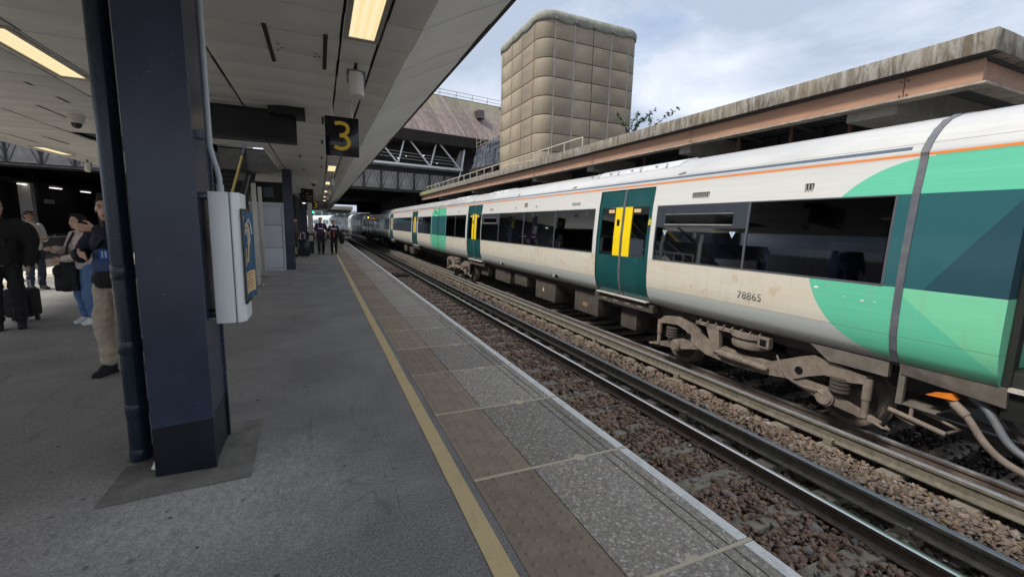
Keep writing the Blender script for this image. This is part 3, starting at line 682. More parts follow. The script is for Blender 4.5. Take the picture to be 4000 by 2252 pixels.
# cylinder speakers
def speaker(x, y, s, label):
    t = empty('loudspeaker', (x, y, ZC), label, 'loudspeaker', 'cylindrical loudspeakers under the canopy')
    mb = MB(); mb.tube([(x, y, ZC), (x, y, ZC - .07)], .016, 8); mb.tube([(x - .0, y + .01, ZC), (x - .02, y + .0, ZC - .05), (x - .01, y - .03, ZC - .12)], .006, 6); mb.build('stem', 'black', t)
    mb = MB(); c = Vector((x, y, ZC - .10)); d = Vector((.0, -.22, -.98)).normalized()
    mb.tube([c, c + d * .02, c + d * .235, c + d * .25], [.055, .072, .072, .064], 20); mb.build('body', 'speaker', t, smooth=35)
    mb = MB()
    for k in range(18):
        q = 6.283 * k / 18; p = c + Vector((math.cos(q), math.sin(q), 0)) * .0735; mb.bar(p + d * .03, p + d * .23, .004, .004)
    mb.build('rib', 'speaker', t)
    mb = MB(); mb.bar(c + Vector((-.078, 0, .03)), c + Vector((-.078, 0, -.10)), .004, .03); mb.bar(c + Vector((.078, 0, .03)), c + Vector((.078, 0, -.10)), .004, .03); mb.bar(c + Vector((-.078, 0, .03)), c + Vector((.078, 0, .03)), .03, .004); mb.build('bracket', 'bracket', t)
speaker(.40, 5.05, 1, 'white ribbed cylinder loudspeaker hanging nearest, above the number 3 sign')
for i, y in enumerate((17.2, 22.8, 28.4)): speaker(.46, y, 1, ['white cylinder loudspeaker just past the first small square light', 'white cylinder loudspeaker past the second small square light', 'tiny white cylinder loudspeaker farthest along the lights'][i])
speaker(-6.2, 17.1, 1, 'white cylinder loudspeaker at far left below the small lit ceiling light')
# dome cameras
def dome(x, y, label, s=1.0):
    t = empty('dome_camera', (x, y, ZC), label, 'security camera', 'dome cameras under the canopy')
    mb = MB(); mb.tube([(x, y, ZC), (x, y, ZC - .02), (x, y, ZC - .11 * s), (x, y, ZC - .13 * s)], [.11 * s, .115 * s, .10 * s, .08 * s], 20); mb.build('housing', 'speaker', t, smooth=35)
    mb = MB(); mb.ell((x, y, ZC - .13 * s), (.072 * s, .072 * s, .085 * s), 16, 10); mb.build('dome', 'clear_plastic', t, smooth=60)
dome(-3.62, 9.75, 'white dome camera with black lens on the ceiling at left'); dome(-.17, 19.2, 'white dome camera under the ceiling near the second dark pillar', 1.25)
dome(-.42, 24.0, 'white dome camera farther off above the black direction sign', 1.0)

# ================================================================ PILLARS
def pillar(x0, x1, y0, y1, label, low=True):
    t = empty('steel_pillar', ((x0 + x1) / 2, (y0 + y1) / 2, 0), label, 'pillar', 'navy steel canopy pillars')
    xm = .5 * (x0 + x1)
    mb = MB(); f = .05
    mb.hexa([(x0, y0, .316 if low else 0), (x1, y0, .34 if low else 0), (x1, y0 + .035, .34 if low else 0), (x0, y0 + .035, .316 if low else 0)], [(x0, y0, ZC), (x1, y0, ZC), (x1, y0 + .035, ZC), (x0, y0 + .035, ZC)]); mb.box(x0, x1, y1 - .035, y1, .34 if low else 0, ZC); mb.box(x0 + .10, x1 - .012, y0 + .035, y1 - .035, .34 if low else 0, ZC)
    mb.build('shaft', 'navy', t)
    if low:
        mb = MB(); mb.hexa([(x0, y0, .0), (x1, y0, .0), (x1, y0 + .035, .0), (x0, y0 + .035, .0)], [(x0, y0, .315), (x1, y0, .339), (x1, y0 + .035, .339), (x0, y0 + .035, .315)]); mb.box(x0, x1, y1 - .035, y1, .0, .339); mb.box(x0 + .10, x1 - .012, y0 + .035, y1 - .035, .0, .339); mb.build('painted_foot', 'navy_low', t)
    return t
p1 = pillar(-.985, -.668, 3.16, 3.67, 'tall navy steel pillar in the foreground with white cabinet fixed to it')
pillar(-1.06, -.795, 16.05, 16.5, 'dark navy pillar beside the pale grey panelled hoarding', False)
pillar(-1.06, -.795, 28.9, 29.4, 'farthest dark pillar behind the man with the suitcase', False)
pillar(-.78, -.60, 24.6, 25.0, 'slim dark pillar next to the cream notice board', False)
# paint chips
mb = MB()
for (x, z) in ((-.90, 2.36), (-.84, 2.40), (-.86, 1.15), (-.80, .62), (-.74, .45), (-.93, .58)):
    r = RND.uniform(.002, .0045); mb.quad((x - r * 1.6, 3.1575, z - r), (x + r * 1.6, 3.1575, z - r * .6), (x + r, 3.1575, z + r), (x - r, 3.1575, z + r * .7))
mb.build('paint_chip', 'seal_grey', p1, norm=False)
# drainpipe
t = empty('drainpipe', (-1.135, 3.42, 0), 'dark navy round drainpipe standing against the foreground pillar', 'drainpipe')
mb = MB(); mb.tube([(-1.135, 3.44, 0.02), (-1.135, 3.44, ZC)], .058, 24); mb.build('pipe', 'pipe_navy', t, smooth=50)
for z in (.05, .36, .78, 1.26):
    mb = MB(); mb.tube([(-1.135, 3.44, z - .045), (-1.135, 3.44, z - .04), (-1.135, 3.44, z + .04), (-1.135, 3.44, z + .045)], [.059, .0615, .0615, .059], 24); mb.build('collar', 'pipe_navy', t, smooth=40)
mb = MB(); mb.tube([(-1.135, 3.44, 0), (-1.135, 3.44, .018)], .075, 20); mb.build('base_ring', 'rail_moss', t, smooth=40)
# torn paper tucked at the foot of the pillar
mb = MB(); mb.hexa([(-1.03, 3.30, .02), (-1.0, 3.29, .02), (-.992, 3.30, .16), (-1.0, 3.31, .16)], [(-1.028, 3.305, .02), (-.998, 3.295, .02), (-.99, 3.305, .16), (-.998, 3.315, .16)])
mb.hexa([(-1.04, 3.27, .008), (-1.01, 3.25, .008), (-.995, 3.28, .06), (-1.02, 3.29, .06)], [(-1.04, 3.273, .012), (-1.01, 3.253, .012), (-.995, 3.283, .064), (-1.02, 3.293, .064)])
tag(mb.build('scrap_paper', 'print_white'), 'torn pale paper scrap wedged between drainpipe and pillar foot', 'litter')
# ---- white help cabinet on the pillar
t = empty('help_cabinet', (-.57, 3.46, .92), 'white enamel cabinet fixed to the side of the foreground pillar', 'cabinet')
mb = MB(); mb.box(-.640, -.526, 3.30, 3.625, .922, 1.772); mb.build('body', 'white_box', t, bev=.008)
mb = MB(); mb.box(-.5255, -.5215, 3.303, 3.62, .925, 1.769); mb.build('seal', 'seal_grey', t)
mb = MB(); mb.prism([(-.521, 3.30), (-.506, 3.30), (-.470, 3.345), (-.470, 3.580), (-.506, 3.625), (-.521, 3.625)], 'z', .922, 1.772); door_ = mb.build('door', 'white_box', t, bev=.006)
for z in (.965, 1.75):
    mb = MB(); mb.box(-.70, -.64, 3.40, 3.54, z - .025, z + .02); mb.box(-.69, -.642, 3.30, 3.40, z - .02, z + .0); mb.build('bracket', 'bracket', t, bev=.004)
# poster on the door face, slightly curling away at the far edge
def PF(u, v, d=0):  # u along y (0..1), v up, curl
    yy = 3.355 + .27 * u; curl = .028 * max(0, (u - .55) / .45) ** 2
    return (-.4665 + curl + d, yy, v)
pt = empty('poster', (-.46, 3.46, 1.05), 'blue poster with a yellow and white ear sign on the white cabinet', 'poster')
mb = MB()
for i in range(8): mb.hexa([PF(i / 8, 1.06), PF((i + 1) / 8, 1.06), PF((i + 1) / 8, 1.655), PF(i / 8, 1.655)], [PF(i / 8, 1.06, .002), PF((i + 1) / 8, 1.06, .002), PF((i + 1) / 8, 1.655, .002), PF(i / 8, 1.655, .002)])
mb.build('sheet', 'poster_blue', pt, smooth=40)
mb = MB(); mb.box(-.469, -.4645, 3.330, 3.354, 1.04, 1.67); mb.box(-.469, -.4645, 3.354, 3.60, 1.657, 1.672); mb.box(-.469, -.4645, 3.354, 3.60, 1.035, 1.055); mb.build('backing', 'black', pt)
mb = MB()
for i in range(8):
    a, b = .12 + .83 * i / 8, .12 + .83 * (i + 1) / 8
    mb.hexa([PF(a, 1.10, .0022), PF(b, 1.10, .0022), PF(b, 1.245, .0022), PF(a, 1.245, .0022)], [PF(a, 1.10, .0035), PF(b, 1.10, .0035), PF(b, 1.245, .0035), PF(a, 1.245, .0035)])
mb.build('text_panel', 'poster_cream', pt)
mb = MB()
for j, z in enumerate((1.225, 1.205, 1.18, 1.163, 1.146, 1.125)):
    for i in range(6):
        a, b = .18 + .66 * i / 6, .18 + .66 * (i + .85) / 6
        mb.quad(PF(a, z, .004), PF(b, z, .004), PF(b, z + .006, .004), PF(a, z + .006, .004))
mb.build('print_line', 'print_grey', pt, norm=False)
def ear(pts, wd, mat, nm, d):
    mb = MB(); stroke(mb, pts, wd, lambda u, v, q: PF(u, v, d + q * .4), .002); mb.build(nm, mat, pt)
def sc(pts): return [(u, v) for u, v in pts]
def estroke(pts, wu, mat, nm, d):
    # anisotropic: u is 0.27 m wide
    mb = MB(); P = [Vector((u * .27, v)) for u, v in pts]; stroke(mb, P, wu, lambda u, v, q: PF(u / .27, v, d + q), .0012); mb.build(nm, mat, pt)
big = [(.30, 1.50)] + [(.52 + .22 * math.cos(rad(a)), 1.515 + .055 * math.sin(rad(a))) for a in range(170, -10, -20)] + [(.76, 1.46), (.66, 1.41), (.62, 1.36), (.56, 1.32), (.46, 1.315), (.42, 1.335)]
estroke(big, .026, 'poster_cream', 'ear_outline', .0022)
inn = [(.40, 1.49)] + [(.53 + .11 * math.cos(rad(a)), 1.505 + .028 * math.sin(rad(a))) for a in range(170, -10, -30)] + [(.64, 1.46), (.58, 1.43)]
estroke(inn, .012, 'print_white', 'ear_inner', .0024)
estroke([(.22, 1.29), (.30, 1.36), (.36, 1.41)], .024, 'poster_cream', 'sign_slash', .0026)
estroke([(.60, 1.58), (.76, 1.605), (.86, 1.565), (.90, 1.50)], .010, 'print_white', 'sound_arc', .0026)
mb = MB(); mb.hexa([PF(.06, 1.60, .0022), PF(.30, 1.60, .0022), PF(.30, 1.625, .0022), PF(.06, 1.625, .0022)], [PF(.06, 1.60, .003), PF(.30, 1.60, .003), PF(.30, 1.625, .003), PF(.06, 1.625, .003)]); mb.build('logo_bar', 'seal_grey', pt)
# conduit down to the cabinet
t = empty('cable_conduit', (-.66, 3.36, 1.77), 'pale grey cable conduit running down the pillar into the white cabinet', 'conduit')
mb = MB(); mb.tube([(-.625, 3.40, ZC), (-.625, 3.40, 2.20), (-.625, 3.40, 2.06), (-.615, 3.40, 2.0), (-.595, 3.40, 1.92), (-.585, 3.40, 1.86), (-.585, 3.40, 1.77)], .0165, 12); mb.build('pipe', 'conduit', t, smooth=50)
for z in (3.0, 2.12): mb = MB(); mb.box(-.66, -.64, 3.38, 3.42, z - .02, z + .02); mb.tube([(-.672, 3.40, z), (-.62, 3.40, z)], .012, 8); mb.box(-.70, -.66, 3.34, 3.44, z - .022, z + .022); mb.build('bracket', 'bracket', t)
mb = MB(); mb.tube([(-.585, 3.40, 1.773), (-.585, 3.40, 1.82)], .022, 12); mb.build('gland', 'conduit', t, smooth=40)

# ================================================================ SIGNS AND SCREEN
def sign3(x0, x1, y, z0, z1, label, rodx, back=.03):
    t = empty('platform_sign', ((x0 + x1) / 2, y, z1), label, 'platform sign')
    mb = MB(); mb.box(x0, x1, y, y + back, z0, z1); mb.build('panel', 'sign_black', t, bev=.003)
    s = (z1 - z0); cx_ = (x0 + x1) / 2 + .015 * s; W = .085 * s
    up = arc(0, .19, .165, 165, -55, 18, .165); lo = arc(0, -.17, .20, 62, -150, 20, .19)
    f = lambda u, v, q: (cx_ + u * s, y - .001 - q, (z0 + z1) / 2 + v * s)
    mb = MB(); P1 = [(-.19, .32), (-.10, .345), (-.0, .345), (.09, .31), (.13, .24), (.125, .16), (.08, .09), (.01, .045), (-.08, .03)]
    P2 = [(-.08, .03), (.03, .02), (.10, -.02), (.145, -.09), (.15, -.17), (.11, -.25), (.03, -.30), (-.06, -.31), (-.15, -.29), (-.21, -.26)]
    def smoothp(P):
        for _ in range(2):
            Q = [P[0]]
            for a, b in zip(P, P[1:]): Q += [(.75 * a[0] + .25 * b[0], .75 * a[1] + .25 * b[1]), (.25 * a[0] + .75 * b[0], .25 * a[1] + .75 * b[1])]
            P = Q + [P[-1]]
        return P
    stroke(mb, smoothp(P1), .092, f, .0025); stroke(mb, smoothp(P2), .092, lambda u, v, q: f(u, v, q * 1.3), .0025)
    mb.build('numeral', 'sign_yellow', t)
    for rx in rodx:
        mb = MB(); mb.tube([(rx, y + back / 2, z1), (rx, y + back / 2, ZC)], .011, 8); mb.tube([(rx, y + back / 2, z1), (rx, y + back / 2, z1 + .02)], .02, 8); mb.build('rod', 'steel', t, smooth=40)
    return t
sign3(.108, .532, 6.5, 2.485, 2.995, 'black hanging platform sign with a big yellow 3', (.20, .445))
sign3(-.37, -.02, 27.0, 2.27, 2.75, 'small distant black sign with a yellow 3 above the walkway', (-.28, -.10))
t = empty('information_screen', (-.81, 7.5, 3.2), 'switched-off black information screen hanging from the ceiling', 'screen')
mb = MB(); mb.box(-1.352, -.268, 7.5, 7.60, 2.735, 3.205); mb.build('casing', 'black', t, bev=.008)
mb = MB(); mb.box(-1.315, -.335, 7.494, 7.501, 2.80, 3.165); mb.build('display', 'screen', t)
mb = MB(); mb.box(-1.345, -.275, 7.497, 7.503, 2.742, 2.752); mb.build('trim_strip', 'gap_grey', t)
mb = MB(); mb.prism([(-.62, 3.21), (-.42, 3.234), (-.145, 3.234), (-.145, 3.12), (-.62, 3.12)], 'y', 7.30, 7.72); mb.build('mounting_box', 'black', t)
t = empty('direction_sign', (-.45, 21.0, 2.9), 'black hanging direction sign with faint yellow lines', 'direction sign')
mb = MB(); mb.box(-.69, -.21, 21, 21.08, 2.42, 2.98); mb.build('panel', 'sign_black', t)
mb = MB()
for (x0, x1, z) in ((-.63, -.58, 2.87), (-.52, -.38, 2.76), (-.63, -.58, 2.65), (-.50, -.24, 2.64), (-.50, -.32, 2.53)): mb.box(x0, x1, 20.994, 20.999, z, z + .035)
mb.build('print_line', 'crest', t)
for x in (-.62, -.28): mb = MB(); mb.tube([(x, 21.04, 2.98), (x, 21.04, ZC)], .012, 8); mb.build('rod', 'steel', t)
t = empty('wall_screen', (-1.65, 18, 2.6), 'small blue-grey screen in a black surround behind the steel posts', 'screen')
mb = MB(); mb.box(-2.1, -1.05, 18, 18.3, 2.2, 2.95); mb.build('casing', 'black', t); mb = MB(); mb.box(-1.78, -1.48, 17.99, 18.001, 2.42, 2.77); mb.build('display', basic('pale_display', (0.06, 0.08, 0.09), 0.25), t)
t = empty('notice_board', (-.37, 26, .4), 'tall cream notice board panel beyond the suitcase', 'notice board')
mb = MB(); mb.box(-.52, -.32, 24.0, 24.06, 1.0, 2.50); mb.build('upper_panel', 'cream_board', t); mb = MB(); mb.box(-.52, -.32, 24.0, 24.06, .62, .90); mb.build('lower_panel', 'cream_board', t); mb = MB(); mb.box(-.535, -.305, 24.061, 24.12, .0, 2.52); mb.build('post', 'black', t)
mb = MB(); mb.box(-.75, -.55, 23.0, 23.2, 2.38, 2.52); mb.mi = 1; mb.box(-.71, -.58, 22.99, 23.0, 2.42, 2.46)
tag(mb.build('lit_exit_box', ['black', 'white_lamp']), 'small black box with a lit white strip hanging near the notice board', 'lit sign')

# ================================================================ STAIRS, HOARDING, POSTS
t = empty('staircase', (-2.75, 11.95, 0), 'black staircase rising through the ceiling opening behind the pillar', 'staircase')
for i in range(24):
    z = .17 * (i + 1); y = 11.95 + .295 * i
    mb = MB(); mb.box(-3.3, -2.2, y, y + .30, z - .045, z); mb.box(-3.3, -2.2, y + .28, y + .295, z, z + .126); mb.mi = 1; mb.box(-3.3, -2.2, y - .012, y - .001, z - .045, z + .0); mb.build('tread', ['stair', 'nosing'], t)
SF = lambda y, o: (y - 11.95) * .576 + o
def along(x, off, y0, y1, wd, h, name, mat):
    mb = MB(); mb.bar((x, y0, SF(y0, off)), (x, y1, SF(y1, off)), wd, h); mb.build(name, mat, t)
along(-2.17, -.05, 11.95, 19, .04, .40, 'stringer', 'stair'); along(-3.33, -.05, 11.95, 19, .04, .40, 'stringer', 'stair')
along(-2.17, 1.03, 13.0, 16.35, .05, .07, 'yellow_handrail', 'handrail_yellow'); along(-2.17, 1.03, 16.4, 19, .05, .06, 'handrail', 'black'); along(-3.33, 1.03, 12, 19, .05, .06, 'handrail', 'black')
mb = MB(); mb.hexa([(-2.175, 12.0, SF(12.0, .16)), (-2.155, 12.0, SF(12.0, .16)), (-2.155, 12.0, SF(12.0, .99)), (-2.175, 12.0, SF(12.0, .99))], [(-2.175, 19, SF(19, .16)), (-2.155, 19, SF(19, .16)), (-2.155, 19, SF(19, .99)), (-2.175, 19, SF(19, .99))]); mb.build('balustrade_panel', 'screen', t)
along(-2.11, -.02, 12.0, 19, .06, .07, 'outer_trim', 'grey_beam'); along(-2.05, -.42, 13.2, 19, .04, .06, 'lower_trim', 'grey_beam')
mb = MB(); mb.prism([(11.95, .0), (19, 4.05), (19, 3.55), (13.0, 0)], 'x', -2.13, -2.07); mb.build('side_cladding', 'bridge_dark', t)
# steel posts
for (x, y, h, lb) in ((-1.41, 12.1, 2.46, 'nearer tall square steel post bolted to the platform by the stairs'), (-1.51, 14.2, 2.52, 'farther tall square steel post bolted down in front of the grey hoarding')):
    t = empty('steel_post', (x, y, 0), lb, 'post', 'tall steel posts beside the stairs')
    mb = MB(); mb.box(x - .045, x + .045, y - .045, y + .045, .012, h); mb.build('shaft', 'steel', t, bev=.006)
    mb = MB(); mb.box(x - .13, x + .13, y - .13, y + .13, 0, .012); mb.build('base_plate', 'rail_rust', t)
    for dx in (-.1, .1):
        for dy in (-.1, .1): mb = MB(); mb.tube([(x + dx, y + dy, .012), (x + dx, y + dy, .05)], .018, 6); mb.build('bolt', 'steel', t)
    mb = MB(); mb.quad((x - .25, y - .28, .0045), (x + .75, y - .22, .0045), (x + .7, y + .22, .0045), (x - .25, y + .2, .0045)); mb.build('mortar_bed', 'patch', plat, norm=False)
# guard rail
t = empty('guard_rail', (-1.75, 14, 0), 'steel guard rail with round vertical bars beside the grey hoarding', 'guard rail')
mb = MB(); mb.tube([(-1.66, 12.6, 1.0), (-1.66, 15.6, 1.05)], .025, 10); mb.build('top_rail', 'steel', t, smooth=40)
mb = MB(); mb.tube([(-1.66, 12.6, .45), (-1.66, 15.6, .48)], .018, 10); mb.build('middle_rail', 'steel', t, smooth=40)
for i in range(7): y = 12.6 + .5 * i; mb = MB(); mb.tube([(-1.66, y, 0), (-1.66, y, 1.02)], .02, 10); mb.build('upright', 'steel', t, smooth=40)
# hoarding of pale panels
t = empty('hoarding', (-1.55, 16, 0), 'pale grey panelled hoarding box standing under the stairs', 'hoarding')
mb = MB(); mb.box(-2.02, -1.055, 15.92, 15.99, 2.055, 2.165); mb.box(-1.10, -1.05, 15.92, 15.99, .06, 2.054); mb.box(-2.02, -1.055, 15.90, 16.3, 0.0, .055); mb.mi = 1; mb.box(-2.0, -1.06, 15.991, 16.2, .06, 2.05); mb.build('frame', ['panel_grey', 'seal_grey'], t)
for (z0, z1) in ((.07, .72), (.735, 1.435), (1.45, 2.05)): mb = MB(); mb.box(-2.0, -1.115, 15.94, 15.985, z0, z1); mb.build('panel', 'panel_grey', t, bev=.004)

# ================================================================ TRAIN
XC = 7.2
PROF = [(6.30, .10), (6.06, .12), (5.935, .19), (5.862, .33), (5.818, .50), (5.803, .70), (5.80, 1.04), (5.808, 1.40), (5.852, 2.05), (5.882, 2.25), (5.903, 2.42), (5.905, 2.453), (5.90, 2.485), (5.925, 2.53), (5.95, 2.575), (6.0, 2.64), (6.1, 2.745), (6.25, 2.852), (6.45, 2.927), (6.75, 2.985), (7.2, 3.01)]
def px_at(z):
    for (a, b), (c, d) in zip(PROF[2:], PROF[3:]):
        if b <= z <= d: return a + (c - a) * (z - b) / (d - b)
    return PROF[2][0]
def livery(name, cab, lo, hi):
    """painted sides: lo/hi = y of the green ends (None for none); cab = near end is a cab"""
    n = NT(name); x, y, z = n.xyz()
    def lt(a, b): return n.math('LESS_THAN', a, b)
    def gt(a, b): return n.math('GREATER_THAN', a, b)
    AND = lambda *a: a[0] if len(a) == 1 else n.math('MULTIPLY', a[0], AND(*a[1:]))
    OR = lambda a, b: n.math('MAXIMUM', a, b)
    white = (0.625, 0.62, 0.595)
    low = lt(z, .503)
    c = n.mix(low, white, (0.46, 0.485, 0.47))
    g1 = n.ramp(n.noise(2.2, 6, 0.65, n.scaled((1, .35, 1.2)), .8), (0.42, 0.0), (0.72, 1.0))
    side = AND(lt(z, 1.05), gt(z, .5))
    c = n.mix(n.math('MULTIPLY', n.math('MULTIPLY', g1, side), .65), c, (0.60, 0.50, 0.37))
    c = n.mix(n.math('MULTIPLY', side, .45), c, (0.62, 0.54, 0.40))
    sp = n.ramp(n.noise(4.2, 1.0, 0.4, n.scaled((1, 1, 1.3)), 0.2), (0.665, 0.0), (0.70, 1.0))
    c = n.mix(n.math('MULTIPLY', n.math('MULTIPLY', sp, side), .45), c, (0.50, 0.38, 0.25))
    grime = n.math('MULTIPLY', n.ramp(z, (0.17, 1.0), (0.30, 0.0)), n.noise(5, 5, 0.7))
    green = (0.125, 0.53, 0.345); c2 = green
    gm = None; teal = None
    if cab:
        dy = n.math('SUBTRACT', y, 2.482); dz = n.math('SUBTRACT', z, 1.321)
        r2 = n.math('ADD', n.math('MULTIPLY', dy, dy), n.math('MULTIPLY', dz, dz))
        gm = OR(lt(r2, 1.118 ** 2), lt(y, 2.5)); teal = lt(y, 2.76)
        lime = AND(lt(z, 1.04), gt(n.math('SUBTRACT', n.math('MULTIPLY', n.math('SUBTRACT', z, .85), 1.0), n.math('MULTIPLY', n.math('SUBTRACT', y, 2.433), .83)), 0.0), lt(y, 2.55))
        c2 = n.mix(lime, green, (0.19, 0.60, 0.36))
    for e, sgn in ((lo, 1), (hi, -1)):
        if e is None: continue
        d = n.math('MULTIPLY', n.math('SUBTRACT', y, e), float(sgn))
        dz = n.math('SUBTRACT', z, 1.32)
        lim = n.math('SUBTRACT', 1.78, n.math('MULTIPLY', n.math('MULTIPLY', dz, dz), .40))
        m = lt(d, lim); gm = m if gm is None else OR(gm, m)
        tl = lt(d, 1.50); teal = tl if teal is None else OR(teal, tl)
        lm = AND(lt(z, 1.04), lt(n.math('ADD', n.math('MULTIPLY', d, 1.0), 0.25), z), lt(d, 1.1)); c2 = n.mix(n.math('MULTIPLY', lm, .6), c2, (0.13, 0.50, 0.25))
    if gm is not None:
        up = n.math('MULTIPLY', gm, lt(z, 2.452)); c = n.mix(up, c, c2)
        band = AND(teal, gt(z, 1.04), lt(z, 2.052))
        tcol = (0.020, 0.105, 0.118)
        if cab:
            tri = gt(n.math('SUBTRACT', n.math('MULTIPLY', n.math('SUBTRACT', 2.391, y), 1.0), n.math('MULTIPLY', n.math('SUBTRACT', z, 1.039), .645)), 0.0)
            tcol = n.mix(n.math('MULTIPLY', tri, .85), tcol, (0.015, 0.056, 0.082))
        c = n.mix(band, c, tcol)
    org = AND(gt(z, 2.452), lt(z, 2.481)); c = n.mix(org, c, (0.78, 0.24, 0.055))
    roof = gt(z, 2.481); c = n.mix(roof, c, n.mix(n.ramp(n.noise(1.6, 6, .65, n.scaled((1, .25, 1))), (0.35, 0.0), (0.7, 1.0)), (0.40, 0.40, 0.395), (0.545, 0.54, 0.52)))
    stripe = AND(gt(z, 2.524), lt(z, 2.566))
    if cab: stripe = AND(stripe, gt(y, 2.72))
    c = n.mix(stripe, c, (0.075, 0.10, 0.14))
    seam = AND(gt(z, 2.584), lt(z, 2.590)); c = n.mix(seam, c, (0.2, 0.19, 0.18))
    seam2 = AND(gt(z, .499), lt(z, .505)); c = n.mix(n.math('MULTIPLY', seam2, .7), c, (0.17, 0.15, 0.12))
    seam3 = AND(gt(z, .272), lt(z, .278)); c = n.mix(n.math('MULTIPLY', seam3, .4), c, (0.17, 0.15, 0.12))
    c = n.mix(n.math('MULTIPLY', grime, .9), c, (0.13, 0.10, 0.07))
    run = n.ramp(n.noise(7, 5, .65, n.scaled((1, 1.6, .22)), .4), (0.50, 0.0), (0.74, 1.0)); c = n.mix(n.math('MULTIPLY', n.math('MULTIPLY', run, side), .22), c, (0.30, 0.25, 0.18))
    fine = n.noise(24, 4, .6, n.scaled((1, .05, 1.6)))
    c = n.mix(.5, c, n.ramp(fine, (0.3, .90), (0.7, 1.08)), 'MULTIPLY')
    wob = n.bump(n.noise(1.2, 3, .5), .05, .03)
    return n.finish(c, 0.30, 0, wob, coat=0.25)

